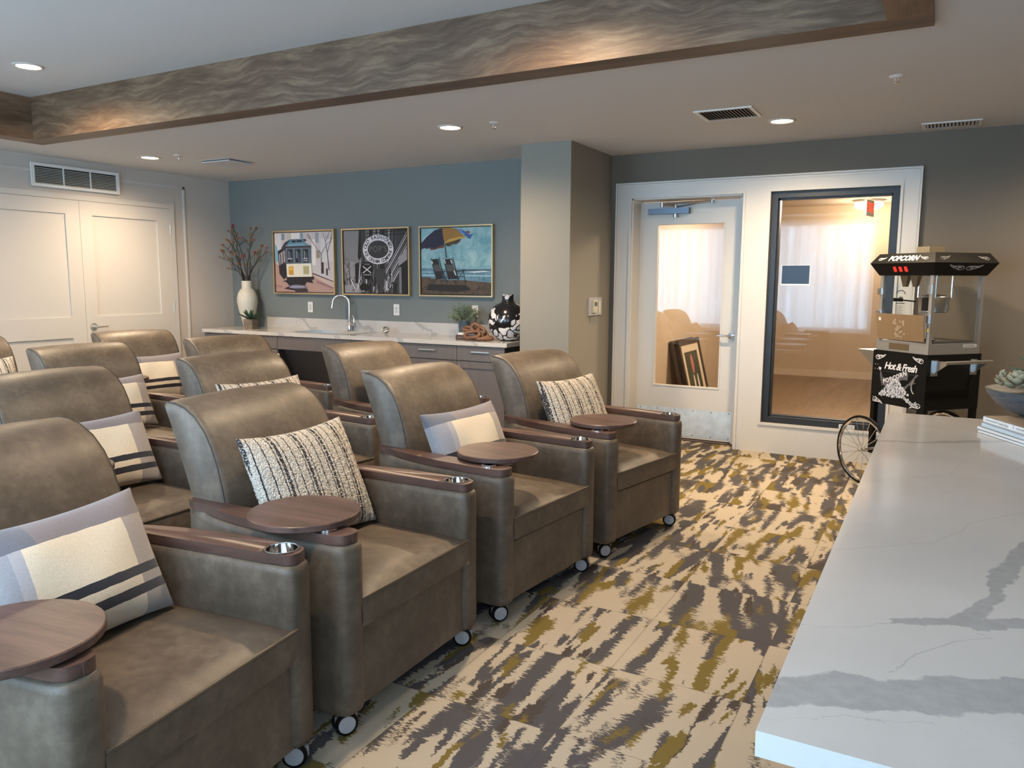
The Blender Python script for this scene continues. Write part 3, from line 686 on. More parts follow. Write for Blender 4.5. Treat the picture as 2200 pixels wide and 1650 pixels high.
def make_chair():
    t = thing('recliner_chair', 'x', 'chair')
    b = MB(); b.box((-0.70, -0.328, 0.092), (-0.006, 0.328, 0.350), bev=0.004)
    b.box((-0.02, -0.322, 0.348), (-0.010, 0.322, 0.361), SEAM_GAP_SHADE)  # dark strip painting in the shadow of the gap below the cushion
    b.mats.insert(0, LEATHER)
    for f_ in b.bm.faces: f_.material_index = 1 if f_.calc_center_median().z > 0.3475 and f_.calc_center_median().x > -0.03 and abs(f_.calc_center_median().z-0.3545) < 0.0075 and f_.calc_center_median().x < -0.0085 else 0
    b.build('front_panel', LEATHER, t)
    # crowned seat cushion
    b = MB(); n = 16; W = 0.326; D0, D1 = -0.60, 0.013
    def top(u, v):
        xx = D0+(D1-D0)*v; yy = -W+2*W*u
        cu = 1-(2*u-1)**4; cv = 1-(2*v-1)**6 if v > 0.5 else 1
        return (xx, yy, 0.456+0.036*(cu**0.7)*(max(0, cv)**0.6))
    b.grid(top, n, n)
    def side(u, v, fy):
        return fy(u, v)
    b.grid(lambda u, v: (D1+0.003*math.sin(PI*v), -W+2*W*u, 0.364+(0.456-0.364)*v), n, 4)
    b.grid(lambda u, v: (D0+(D1-D0)*u, W, 0.364+0.092*v), n, 1); b.grid(lambda u, v: (D0+(D1-D0)*u, -W, 0.364+0.092*v), n, 1)
    b.poly([(D0,-W,0.364),(D1,-W,0.364),(D1,W,0.364),(D0,W,0.364)])
    seat = b.build('seat_cushion', LEATHER, t, weld=True, ang=50)
    b = MB(); b.tube([(-0.28, -W, 0.461), (D1-0.02, -W, 0.461), (D1, -W+0.008, 0.461), (D1+0.002, -W+0.03, 0.462), (D1+0.002, W-0.03, 0.462), (D1, W-0.008, 0.461), (D1-0.02, W, 0.461), (-0.28, W, 0.461)], 0.0052, seg=8); b.build('piping', PIPING, seat)
    # backrest
    b = MB(); HW = 0.312
    rings = []
    cx_, cz_ = -0.72, 0.72
    for yy, ins in ((-HW, 0.022), (-HW+0.004, 0.010), (-HW+0.012, 0.003), (-HW+0.026, 0.0), (-0.15, -0.006), (0, -0.009), (0.15, -0.006), (HW-0.026, 0.0), (HW-0.012, 0.003), (HW-0.004, 0.010), (HW, 0.022)):
        ring = []
        for i, (px, pz) in enumerate(BACK):
            a = Vector(BACK[i-1]); c = Vector(BACK[(i+1) % len(BACK)]); tdir = (c-a).normalized(); nrm = Vector((-tdir.y, tdir.x))
            if nrm.dot(Vector((px-cx_, pz-cz_))) < 0: nrm = -nrm
            k = ins if i > 6 else ins*0.5
            ring.append((px-nrm.x*k, yy, pz-nrm.y*k))
        rings.append(ring)
    b.loft(rings)
    back = b.build('backrest', LEATHER, t, ang=60)
    for s in (-1, 1):
        b = MB(); b.tube([(BACK[i][0]-0.008, s*(HW-0.004), BACK[i][1]-0.006) for i in range(8, 18)], 0.0028, seg=6); b.build('side_seam', SEAM_GAP_SHADE, back)
    for s in (-1, 1):
        b = MB(); P = arm_poly(s)
        # slight taper, rolled top
        nb = len(P); rings = []
        for zz, sc, ins in ((0.085, 0.0, 0.012), (0.093, 0.0, 0.004), (0.11, 0.0, 0.0), (0.50, 0.0, 0.0), (0.625, 0.0, 0.0), (0.643, 0.0, 0.003), (0.6495, 0.0, 0.010), (0.651, 0, 0.02)):
            Q = arm_poly(s, 0.0)
            cc = Vector((-0.36, s*0.355)); ring = []
            for (px, py) in Q:
                dx, dy = px-cc.x, py-cc.y
                ring.append((px-math.copysign(min(abs(dx), ins), dx), py-math.copysign(min(abs(dy), ins), dy), zz))
            rings.append(ring)
        b.loft(rings); arm = b.build('armrest', LEATHER, t, ang=55)
        b = MB(); Q = arm_poly(s, 0.008)
        b.prism(Q, 0.652, 0.682, bev=0.0025, seg=2, ang=50); cap = b.build('armrest_cap', WALNUT, t)
        if s > 0:
            for ob_ in (cap, arm): punch(ob_, (-0.062, s*0.357), 0.0455, 0.60)
        b = MB(); cxy = (-0.062, s*0.357)
        b.lathe([(0.0455, 0.0), (0.051, 0.0004), (0.0515, 0.002), (0.047, 0.0032), (0.0445, 0.001), (0.043, -0.055), (0.040, -0.060), (0.001, -0.060)], c=(cxy[0], cxy[1], 0.6825), seg=32, caps=False) if s > 0 else None
        if s > 0: b.build('cup_holder', CHROME, cap)
        else: b.bm.free()
    # swivel tablet
    for (cx2, cy2) in ((-0.055, -0.36), (-0.055, 0.36), (-0.64, -0.30), (-0.64, 0.30)):
        rz = random.uniform(0, PI)
        M = Matrix.Translation((cx2, cy2, 0)) @ Matrix.Rotation(rz, 4, 'Z')
        b = MB()
        for s in (-1, 1):
            b.lathe([(0.028, -0.009), (0.037, -0.007), (0.0395, 0), (0.037, 0.007), (0.028, 0.009)], seg=28, M=M @ Matrix.Translation((0.012, s*0.016, 0.0397)) @ Matrix.Rotation(PI/2, 4, 'X'))
        cs = b.build('caster', BLACK, t)
        b = MB()
        for s in (-1, 1):
            b.lathe([(0.029, 0.0), (0.027, 0.0025), (0.001, 0.003)], seg=28, M=M @ Matrix.Translation((0.012, s*0.0252, 0.0397)) @ Matrix.Rotation(-s*PI/2, 4, 'X'), caps=False)
        b.box((-0.02, -0.006, 0.03), (0.052, 0.006, 0.062), M=M, bev=0.003, seg=1)
        b.build('wheel_cover', GREYW, cs)
        b = MB(); b.cyl((0, 0, 0.055), (0, 0, 0.093), 0.011, M=M); b.build('caster_stem', CHROME, cs)
    return t
GREYW = mat('grey_wheel_plastic', (0.42, 0.41, 0.42), 0.4)
def add_tablet(t, px, py, r=0.182):
    M = Matrix.Translation((px, py, 0))
    b = MB(); b.lathe([(r-0.003, 0.690), (r, 0.693), (r, 0.709), (r-0.003, 0.712)], seg=72, M=M); tb = b.build('swivel_tablet', WALNUT, t)
    piv = (-0.095, -0.357)
    b = MB(); b.cyl((piv[0], piv[1], 0.6822), (piv[0], piv[1], 0.6895), 0.034, seg=24)
    b.box((-0.02, -0.02, 0.6845), (0.02, 0.02, 0.6895), M=Matrix.Translation((piv[0], piv[1], 0))); b.build('tablet_pivot', CHROME, tb)
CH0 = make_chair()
# x, y, rot(deg), tablet offset, label
CHAIRS = [
 (-1.545, 1.255, 6.5, (-0.195,-0.365), 'taupe leather recliner at bottom left with a round tablet, nearest to the viewer'),
 (-1.565, 2.165, 0.5, (-0.232,-0.312), 'taupe leather recliner holding a boucle pillow, second from the front in the front row'),
 (-1.512, 3.140, -6, (-0.170,-0.19), 'taupe leather recliner holding the low plaid pillow, third from the front in the front row'),
 (-1.385, 4.095, -11, (-0.165,-0.20), 'taupe leather recliner nearest the glazed door, last of the front row'),
 (-2.86, 2.150, 1, (-0.20,-0.33), 'taupe leather recliner directly behind the nearest one, with half a round tablet showing'),
 (-2.82, 3.110, -6, (-0.24,-0.37), 'taupe leather recliner in the second row holding a boucle pillow, behind the second front chair'),
 (-2.70, 4.105, -10, (-0.17,-0.20), 'taupe leather recliner in the second row just before the counter drawers'),
 (-4.17, 3.095, -3, (-0.24,-0.37), 'taupe leather recliner in the third row in front of the double doors'),
 (-4.00, 4.040, -10, (-0.24,-0.37), 'taupe leather recliner in the third row below the white vase'),
 (-5.50, 2.98, -4, (-0.24,-0.37), 'taupe leather recliner cut off by the left edge of the photo'),
 (-5.17, 4.080, -10, (-0.24,-0.37), 'taupe leather recliner in the back row right beside the double doors'),
]
chairs = []
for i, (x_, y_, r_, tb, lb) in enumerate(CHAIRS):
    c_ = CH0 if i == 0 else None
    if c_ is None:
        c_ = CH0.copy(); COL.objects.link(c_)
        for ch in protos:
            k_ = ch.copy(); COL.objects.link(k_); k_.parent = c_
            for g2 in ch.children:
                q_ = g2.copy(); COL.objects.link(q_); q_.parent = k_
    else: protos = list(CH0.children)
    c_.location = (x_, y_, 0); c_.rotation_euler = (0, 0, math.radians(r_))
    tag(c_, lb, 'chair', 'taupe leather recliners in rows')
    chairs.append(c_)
for c_, cfg in zip(chairs, CHAIRS): add_tablet(c_, *cfg[3])

# ================================================================ PILLOWS
PWD, PHT = 0.50, 0.36
def plaid_mat():
    g = NG('plaid_wool'); x, y, z = g.sep(g.tc.outputs['Object'])
    u = g.math('ADD', g.math('DIVIDE', y, PWD), 0.5); v = g.math('ADD', g.math('DIVIDE', z, PHT), 0.5)
    wob = g.math('MULTIPLY', g.math('SUBTRACT', g.noise(g.tc.outputs['Object'], 25, 3), 0.5), 0.012)
    u = g.math('ADD', u, wob); v = g.math('ADD', v, wob)
    cream = srgb(226, 211, 187); pale = srgb(204, 198, 190); greyl = srgb(150, 142, 142); slate = srgb(108, 110, 120); navy = srgb(30, 32, 44)
    c = g.mix(g.math('GREATER_THAN', u, 0.80), cream, srgb(168, 158, 152))
    c = g.mix(g.math('LESS_THAN', u, 0.14), c, srgb(156, 156, 162))
    c = g.mix(g.math('MULTIPLY', g.math('GREATER_THAN', u, 0.14), g.math('LESS_THAN', u, 0.20)), c, srgb(176, 172, 176))
    c = g.mix(g.math('GREATER_THAN', v, 0.80), c, g.mix(g.math('LESS_THAN', u, 0.28), srgb(128, 120, 124), slate))
    for v0 in (0.36, 0.21):
        c = g.mix(g.math('LESS_THAN', g.math('ABSOLUTE', g.math('SUBTRACT', v, v0)), 0.038), c, navy)
    fz = g.noise(g.tc.outputs['Object'], 240, 4, 0.7)
    mm = g.n('ShaderNodeMix'); mm.data_type = 'RGBA'; mm.blend_type = 'MULTIPLY'; mm.inputs[0].default_value = 1.0
    g.L.new(c, mm.inputs[6]); g.L.new(g.ramp(fz, [(0.3, (0.85,)*3), (0.7, (1.08,)*3)]), mm.inputs[7])
    g.base(mm.outputs[2]); g.rough(0.95); g.bump(fz, 0.4, 0.003); g.P.inputs['Sheen Weight'].default_value = 0.3
    return g.m
PLAID = plaid_mat()
def boucle_mat():
    g = NG('boucle_wool'); v = g.tc.outputs['Object']; x, y, z = g.sep(v)
    n = g.noise(v, 60, 4, 0.6)
    yy = g.math('ADD', y, g.math('MULTIPLY', g.math('SUBTRACT', n, 0.5), 0.005))
    def stripes(per, off, w):
        f = g.math('FRACT', g.math('DIVIDE', g.math('ADD', yy, off), per)); return g.math('LESS_THAN', g.math('ABSOLUTE', g.math('SUBTRACT', f, 0.5)), w/per)
    dash = g.math('GREATER_THAN', g.noise(g.comb(g.math('MULTIPLY', y, 4.0), 0.0, z), 85, 3, 0.5), 0.38)
    s1 = g.math('MULTIPLY', stripes(0.036, 3.0, 0.0021), dash)
    s2 = g.math('MULTIPLY', stripes(0.108, 3.02, 0.0065), g.math('GREATER_THAN', g.noise(g.comb(y, x, g.math('MULTIPLY', z, 2.5)), 95, 3, 0.5), 0.43))
    vor = g.n('ShaderNodeTexVoronoi'); g.L.new(v, vor.inputs['Vector']); vor.inputs['Scale'].default_value = 150
    c = g.mix(g.math('MAXIMUM', s1, s2), srgb(226, 216, 202), srgb(62, 60, 66))
    mm = g.n('ShaderNodeMix'); mm.data_type = 'RGBA'; mm.blend_type = 'MULTIPLY'; mm.inputs[0].default_value = 1.0
    g.L.new(c, mm.inputs[6]); g.L.new(g.ramp(vor.outputs['Distance'], [(0.1, (1.08,)*3), (0.75, (0.62,)*3)]), mm.inputs[7])
    g.base(mm.outputs[2]); g.rough(1.0)
    q = g.n('ShaderNodeBump'); q.invert = True; q.inputs['Strength'].default_value = 0.9; q.inputs['Distance'].default_value = 0.006
    g.L.new(vor.outputs['Distance'], q.inputs['Height']); g.L.new(q.outputs[0], g.P.inputs['Normal'])
    return g.m
BOUCLE = boucle_mat()
def pillow(ci, kind, label, lx=-0.47, ly=0.0, lz=0.665, tilt=-24, roll=0, yaw=0, wd=1.0, ht=1.0, seed=0, thick=0.072, name=None):
    rnd = random.Random(seed); W2, H2 = PWD/2, PHT/2
    amp = 0.0016 if kind == 'b' else 0.0
    ph = rnd.uniform(0, 6)
    b = MB(); nu, nv = (100, 72) if kind == 'b' else (48, 36)
    def f(sg):
        def fn(u, v):
            a, c = 2*u-1, 2*v-1
            e = max(0.0, (1-abs(a)**2.6))*max(0.0, (1-abs(c)**2.6)); e = e**0.55
            ps, qs = 1-0.055*(1-abs(a)**1.6 if abs(c) > 0 else 1)*abs(c)**3, 1-0.05*(1-abs(c)**1.6)*abs(a)**3
            yy = a*W2*qs; zz = c*H2*(1-0.09*(1-a*a)*abs(c)**2)
            th = thick*e
            # folds
            if kind == 'p': th *= 1+0.10*math.sin(a*5+ph)*math.cos(c*3.2+ph*1.3)
            xx = sg*(th+0.003)
            if amp: 
                r = Vector((rnd.uniform(-1,1), rnd.uniform(-1,1), rnd.uniform(-1,1)))*amp
                if 0 < u < 1 and 0 < v < 1: xx += r.x*1.4; yy += r.y; zz += r.z
            return (xx*1.0, yy*wd, zz*ht)
        return fn
    b.grid(f(1), nu, nv); b.grid(f(-1), nu, nv)
    # close the hem
    F1, F2 = f(1), f(-1)
    edge = [(i/nu, 0) for i in range(nu)] + [(1, j/nv) for j in range(nv)] + [(1-i/nu, 1) for i in range(nu)] + [(0, 1-j/nv) for j in range(nv)]
    ra = [F1(*e) for e in edge]; rb = [F2(*e) for e in edge]
    b.loft([ra, rb], caps=False)
    o = b.build(name or ('plaid_pillow' if kind == 'p' else 'boucle_pillow'), PLAID if kind == 'p' else BOUCLE, None, ang=80, weld=True)
    tag(o, label, 'pillow', 'plaid pillows on the recliners' if kind == 'p' else 'striped boucle pillows on the recliners')
    x_, y_, r_ = CHAIRS[ci][:3]
    M = Matrix.Translation((x_, y_, 0)) @ Matrix.Rotation(math.radians(r_), 4, 'Z') @ Matrix.Translation((lx, ly, lz)) @ Matrix.Rotation(math.radians(yaw), 4, 'Z') @ Matrix.Rotation(math.radians(tilt), 4, 'Y') @ Matrix.Rotation(math.radians(roll), 4, 'X')
    o.matrix_world = M
    return o
pillow(0, 'p', 'large plaid pillow with two navy stripes on the nearest recliner', seed=1, wd=1.05, ht=1.05)
pillow(1, 'b', 'nubby cream pillow with dark dashed stripes behind the second round tablet', seed=2, ht=1.25, wd=1.08, lz=0.70, lx=-0.49)
pillow(2, 'p', 'low plaid pillow showing above the round tablet of the third front recliner', seed=3, ht=0.98, wd=1.1, ly=-0.015, lz=0.685)
pillow(3, 'b', 'nubby cream striped pillow on the recliner nearest the glazed door', seed=4, ht=1.22, wd=1.12, lz=0.695, lx=-0.48)
pillow(4, 'p', 'plaid pillow on the recliner directly behind the nearest one', seed=5, wd=1.1)
pillow(5, 'b', 'nubby striped pillow of which only the top shows above the second front recliner', seed=6, ht=1.18, wd=1.12, lz=0.705, lx=-0.49)
pillow(6, 'p', 'plaid pillow of which a small grey corner shows between the two recliners before the drawers', seed=7, ht=1.12, wd=1.1, lz=0.70, ly=-0.015, lx=-0.44)
pillow(7, 'p', 'plaid pillow on the third row recliner before the double doors, lit warm', seed=8)
pillow(8, 'b', 'striped pillow of which only one corner peeps out behind a recliner below the sink counter', seed=9, ht=1.18, wd=1.1, lz=0.70, ly=0.02, lx=-0.48)
pillow(9, 'b', 'nubby striped pillow at the left edge of the photo', seed=10, ht=1.2, lz=0.69)
pillow(10, 'p', 'plaid pillow on the back row recliner below the lever handle, stripes level', seed=11, ht=1.1, wd=1.1)

# ================================================================ KITCHEN COUNTER
KY = 6.03; KX0 = -7.27; KX1 = -3.375; KB = YB-0.002
def bar_pull(b, x, z, L_=0.19, vert=False):
    d = 0.028
    if vert:
        b.cyl((x, KY-d, z-L_/2), (x, KY-d, z+L_/2), 0.005, seg=10)
        for s in (-1, 1): b.cyl((x, KY-d, z+s*L_*0.36), (x, KY-0.001, z+s*L_*0.36), 0.004, seg=8)
    else:
        b.box((x-L_/2, KY-d-0.005, z-0.005), (x+L_/2, KY-d+0.005, z+0.005), bev=0.0015, seg=1)
        for s in (-1, 1): b.box((x+s*L_*0.33-0.004, KY-d, z-0.004), (x+s*L_*0.33+0.004, KY-0.0195, z+0.004))
def shaker(b, x0, x1, z0, z1, rail=0.06):
    y0, y1 = KY-0.02, KY-0.001
    b.box((x0, y0, z0), (x0+rail, y1, z1)); b.box((x1-rail, y0, z0), (x1, y1, z1)); b.box((x0+rail, y0, z0), (x1-rail, y1, z0+rail)); b.box((x0+rail, y0, z1-rail), (x1-rail, y1, z1)); b.box((x0+rail, y0+0.009, z0+rail), (x1-rail, y1, z1-rail))
def cabinet(x0, x1, label, fronts):
    """fronts: list of (kind, xa, xb, z0, z1)"""
    t = thing('base_cabinet', label, 'cabinet', ((x0+x1)/2, 6.3, 0), 0, 'grey base cabinets under the sink counter'); ox = -(x0+x1)/2
    Mo = Matrix.Translation((ox, -6.3, 0))
    b = MB(); b.box((x0+0.001, KY, 0.10), (x1-0.001, KB, 0.872), M=Mo); b.box((x0+0.001, KY+0.06, 0.001), (x1-0.001, KB, 0.10), M=Mo); b.build('cabinet_body', CAB_DARK, t, smooth=False)
    g_ = 0.0025
    for kind, xa, xb, z0, z1 in fronts:
        b = MB()
        if kind == 'door': shaker(b, xa+g_, xb-g_, z0+g_, z1-g_)
        else: b.box((xa+g_, KY-0.02, z0+g_), (xb-g_, KY-0.001, z1-g_), bev=0.001, seg=1)
        b.bm.transform(Mo); o = b.build('drawer' if kind == 'drawer' else ('cabinet_door' if kind == 'door' else 'front_panel'), CAB, t)
        if kind in ('drawer', 'door'):
            b = MB()
            if kind == 'drawer': bar_pull(b, (xa+xb)/2, z0+(z1-z0)*0.62 if z1 > 0.8 else z1-0.063)
            else: bar_pull(b, xa+0.035, z1-0.11, 0.16, True)
            b.bm.transform(Mo); b.build('drawer_handle' if kind == 'drawer' else 'door_handle', NICKEL, o)
    return t
def dr(xa, xb): return [('drawer', xa, xb, 0.735, 0.872)]
cabinet(-7.19, -6.725, 'grey base cabinet with a drawer under the white vase, leftmost of the row', dr(-7.19, -6.725)+[('door', -7.19, -6.725, 0.10, 0.732)])
cabinet(-6.725, -6.135, 'grey base cabinet with one drawer left of the open sink bay', dr(-6.725, -6.135)+[('drawer', -6.725, -6.135, 0.42, 0.732), ('drawer', -6.725, -6.135, 0.10, 0.417)])
b = MB(); b.box((KX0+0.02, KY-0.018, 0.1), (KX0+0.078, KB, 0.872)); tag(b.build('filler_panel', CAB, smooth=False), 'narrow grey filler panel between the left wall and the counter cabinets', 'panel')
t = thing('sink_apron', 'grey apron panel with dark sloped knee space below the sink', 'cabinet', (-5.633, 6.3, 0))
Mo = Matrix.Translation((5.633, -6.3, 0))
b = MB(); b.box((-6.131, KY-0.02, 0.735), (-5.133, KY-0.001, 0.870), M=Mo, bev=0.001, seg=1); b.build('front_panel', CAB, t)
b = MB(); b._add([(-6.133, KY+0.05, 0.735), (-5.133, KY+0.05, 0.735), (-5.133, 6.45, 0.10), (-6.133, 6.45, 0.10), (-6.133, KY+0.07, 0.735), (-5.133, KY+0.07, 0.735), (-5.133, 6.47, 0.10), (-6.133, 6.47, 0.10)], [(0,1,2,3), (7,6,5,4), (0,4,5,1), (2,6,7,3), (0,3,7,4), (1,5,6,2)], None, Mo)
b.build('sloped_panel', mat('dark_knee_panel', (0.045, 0.045, 0.05), 0.5), t, smooth=False)
cabinet(-5.131, -4.543, 'grey base cabinet right of the sink bay, mostly behind a recliner', dr(-5.131, -4.543)+[('drawer', -5.131, -4.543, 0.42, 0.732), ('drawer', -5.131, -4.543, 0.10, 0.417)])
cabinet(-4.543, -3.879, 'grey base cabinet with a stack of drawers, second from the right end', dr(-4.543, -3.879)+[('drawer', -4.543, -3.879, 0.42, 0.732), ('drawer', -4.543, -3.879, 0.10, 0.417)])
cabinet(-3.879, -3.375, 'grey base cabinet with a drawer above a shaker door at the right end', dr(-3.879, -3.375)+[('door', -3.879, -3.375, 0.10, 0.732)])
# worktop with a real sink cut-out
SX0, SX1, SY0, SY1 = -6.0, -5.26, 6.10, 6.53
b = MB(); zc0, zc1 = 0.876, 0.914; fy = 5.993
b.box((KX0, fy, zc0), (SX0, KB, zc1)); b.box((SX1, fy, zc0), (-3.345, KB, zc1)); b.box((SX0, fy, zc0), (SX1, SY0, zc1)); b.box((SX0, SY1, zc0), (SX1, KB, zc1))
t = b.build('quartz_countertop', MARBLE_K, weld=False, smooth=False); tag(t, 'long white veined countertop with sink along the blue wall', 'countertop')
b = MB(); b.box((-6.87, KB-0.02, 0.9142), (-3.345, KB, 1.035), bev=0.002, seg=1); b.build('backsplash', MARBLE_K, t)
b = MB(); e = 0.012
b.box((SX0-0.02, SY0-0.02, 0.9145), (SX1+0.02, SY0, 0.917)); b.box((SX0-0.02, SY1, 0.9145), (SX1+0.02, SY1+0.02, 0.917)); b.box((SX0-0.02, SY0, 0.9145), (SX0, SY1, 0.917)); b.box((SX1, SY0, 0.9145), (SX1+0.02, SY1, 0.917))
d = 0.72
b._add([(SX0+0.001,SY0+0.001,0.917),(SX1-0.001,SY0+0.001,0.917),(SX1-0.001,SY1-0.001,0.917),(SX0+0.001,SY1-0.001,0.917),(SX0+0.02,SY0+0.02,d+0.03),(SX1-0.02,SY0+0.02,d+0.03),(SX1-0.02,SY1-0.02,d+0.03),(SX0+0.02,SY1-0.02,d+0.03)], [(0,1,5,4),(1,2,6,5),(2,3,7,6),(3,0,4,7),(4,5,6,7)])
tag(b.build('steel_sink', STEEL, norm=False, smooth=False), 'stainless drop-in sink set in the long countertop', 'sink')
t = thing('tall_faucet', 'tall chrome gooseneck faucet behind the sink', 'faucet', (-5.60, 6.545, 0.9145))
b = MB(); b.lathe([(0.028, 0), (0.028, 0.006), (0.023, 0.010), (0.023, 0.105), (0.019, 0.112), (0.012, 0.118)], seg=28); b.build('faucet_body', CHROME, t)
b = MB(); pts = [(0, 0, 0.11), (0, 0, 0.30)] + [(-0.085+0.085*math.cos(a), -0.02*math.sin(a/2)*0-0.10*(1-math.cos(a))*0.35, 0.30+0.085*math.sin(a)) for a in [PI*k/14 for k in range(1, 15)]] + [(-0.176, -0.078, 0.245)]
b.tube(pts, 0.011, seg=14); b.build('spout', CHROME, t)
b = MB(); b.cyl((0.018, 0, 0.075), (0.062, 0, 0.075), 0.018, seg=20); b.tube([(0.056, 0, 0.08), (0.062, 0, 0.13), (0.045, 0.0, 0.165)], [0.006, 0.005, 0.004]); b.build('faucet_lever', CHROME, t)

# outlets
def outlet(x, z, label, gang=1):
    t = thing('wall_outlet', label, 'outlet', (x, KB, z), 0, 'outlets on the blue wall')
    w_ = 0.036*gang
    b = MB(); b.box((-w_, -0.006, -0.058), (w_, -0.0005, 0.058), bev=0.002, seg=2); b.build('cover_plate', PLASTIC_W, t)
    b = MB(); b.box((-0.017, -0.0085, -0.034), (0.017, -0.0062, 0.034), bev=0.001, seg=1); r = b.build('socket', mat('socket_white', (0.62,0.62,0.60), 0.35), t)
    b = MB()
    for zz in (-0.018, 0.018):
        for xx in (-0.006, 0.006): b.box((xx-0.0012, -0.0092, zz-0.004), (xx+0.0012, -0.0086, zz+0.005))
        b.cyl((0, -0.0092, zz-0.009), (0, -0.0086, zz-0.009), 0.0022, seg=8)
    b.build('slots', DARK, r, smooth=False)
outlet(-6.210, 1.160, 'white outlet on the blue wall below the cable car painting')
outlet(-5.010, 1.156, 'white outlet on the blue wall below the ice cream sign photo')
outlet(-4.045, 1.162, 'white outlet on the blue wall half behind the small green bush')

# ================================================================ WALL ART
def art(name, label, x0, x1, z0, z1, shapes, canvas, u0v0u1v1, extra=None, fw=0.014):
    """shapes in pixel-like picture coordinates (px, py) with py down"""
    t = thing(name, label, 'picture', ((x0+x1)/2, KB, (z0+z1)/2), 0, 'gold framed pictures on the blue wall')
    W, Hh = x1-x0, z1-z0; d = 0.045
    b = MB()
    for a, c in (((-W/2, -d, -Hh/2), (W/2, -0.001, -Hh/2+fw)), ((-W/2, -d, Hh/2-fw), (W/2, -0.001, Hh/2)), ((-W/2, -d, -Hh/2+fw), (-W/2+fw, -0.001, Hh/2-fw)), ((W/2-fw, -d, -Hh/2+fw), (W/2, -0.001, Hh/2-fw))): b.box(a, c, bev=0.0015, seg=1)
    b.build('picture_frame', GOLD, t)
    b = MB(); b.box((-W/2+fw, -0.02, -Hh/2+fw), (W/2-fw, -0.015, Hh/2-fw)); b.build('frame_liner', DARK, t, smooth=False)
    iw = W/2-fw-0.008; ih = Hh/2-fw-0.008
    pu0, pv0, pu1, pv1 = u0v0u1v1
    def P(p, dd): return (-iw+2*iw*(p[0]-pu0)/(pu1-pu0), -0.030-dd, ih-2*ih*(p[1]-pv0)/(pv1-pv0))
    b = MB(); b.box((-iw, -0.030, -ih), (iw, -0.018, ih)); cv = b.build('canvas', canvas, t, smooth=False)
    b = MB(); k = 0
    for col, pts in shapes:
        k += 1; m_ = col if not isinstance(col, tuple) else flat(col, 0.7)
        cl = [(min(max(p[0], pu0), pu1), min(max(p[1], pv0), pv1)) for p in pts]
        b.poly([P(p, 0.0002+k*0.00006) for p in cl], m_)
    if extra: extra(b, P, 0.0002+(k+5)*0.00006)
    b.build('artwork', None, cv, smooth=False, norm=False)
    return t
def quad(x0, y0, x1, y1): return [(x0,y0),(x1,y0),(x1,y1),(x0,y1)]
def stroke(p, q, w0, w1=None):
    w1 = w0 if w1 is None else w1; dx, dy = q[0]-p[0], q[1]-p[1]; L_ = math.hypot(dx, dy) or 1; nx, ny = -dy/L_, dx/L_
    return [(p[0]+nx*w0/2, p[1]+ny*w0/2), (q[0]+nx*w1/2, q[1]+ny*w1/2), (q[0]-nx*w1/2, q[1]-ny*w1/2), (p[0]-nx*w0/2, p[1]-ny*w0/2)]
def ell(cx, cy, rx, ry, n=48, a0=0, a1=2*PI): return [(cx+rx*math.cos(a0+(a1-a0)*i/n), cy+ry*math.sin(a0+(a1-a0)*i/n)) for i in range(n if abs(a1-a0) > 6.2 else n+1)]
def tree(out, col, x, y, h_, ang, w_, depth, rnd):
    q = (x+h_*math.cos(ang), y-h_*math.sin(ang)); out.append((col, stroke((x, y), q, w_, w_*0.65)))
    if depth:
        for k in range(2 if depth > 1 else 3): tree(out, col, q[0], q[1], h_*rnd.uniform(0.6, 0.85), ang+rnd.uniform(-0.65, 0.65), w_*0.62, depth-1, rnd)
def paint_canvas(name, c1, c2, scale=6, c3=None, rough=0.7):
    g = NG(name); v = g.tc.outputs['Object']
    st = [(0.35, c1), (0.6, c2)] + ([(0.72, c3)] if c3 else [])
    g.base(g.ramp(g.noise(v, scale, 6, 0.7, 0.6), st)); g.rough(rough); return g.m
# --- cable car painting (crop px 960..1640 x 215..920)
rnd = random.Random(3); sh = []
pale = srgb(214, 208, 208)
sh.append((srgb(196,186,186), [(960,215),(1640,215),(1640,790),(1400,690),(960,720)]))
for x0, y0, x1, y1, c in ((1045,225,1080,300,srgb(120,140,150)),(1110,230,1145,275,srgb(190,185,160)),(1270,222,1300,290,srgb(120,150,165)),(1440,225,1480,340,srgb(150,155,165)),(1560,250,1600,300,srgb(180,175,180)),(960,225,1040,420,srgb(214,208,208)),(1160,222,1260,290,srgb(224,218,214)),(1400,300,1440,600,srgb(222,216,212)),(1500,300,1640,560,srgb(206,200,200)),(1450,430,1490,520,srgb(150,135,120)),(1500,570,1530,700,srgb(50,46,50)),(1555,640,1575,720,srgb(50,46,50))): sh.append((c, quad(x0,y0,x1,y1)))
sh.append((srgb(120,170,190), [(965,340),(990,380),(1000,560),(965,560)]))
sh.append((srgb(176,140,130), [(960,560),(1010,620),(1110,760),(1380,760),(1400,690),(1640,800),(1640,920),(960,920)]))
sh.append((srgb(196,170,160), [(1400,690),(1640,800),(1640,870),(1420,740)]))
sh.append((srgb(70,52,52), [(1400,690),(1640,790),(1640,800),(1400,705)]))
tree(sh, srgb(70,60,64), 1590, 660, 200, 1.65, 12, 4, rnd); tree(sh, srgb(90,78,80), 1510, 640, 170, 1.6, 9, 3, rnd)
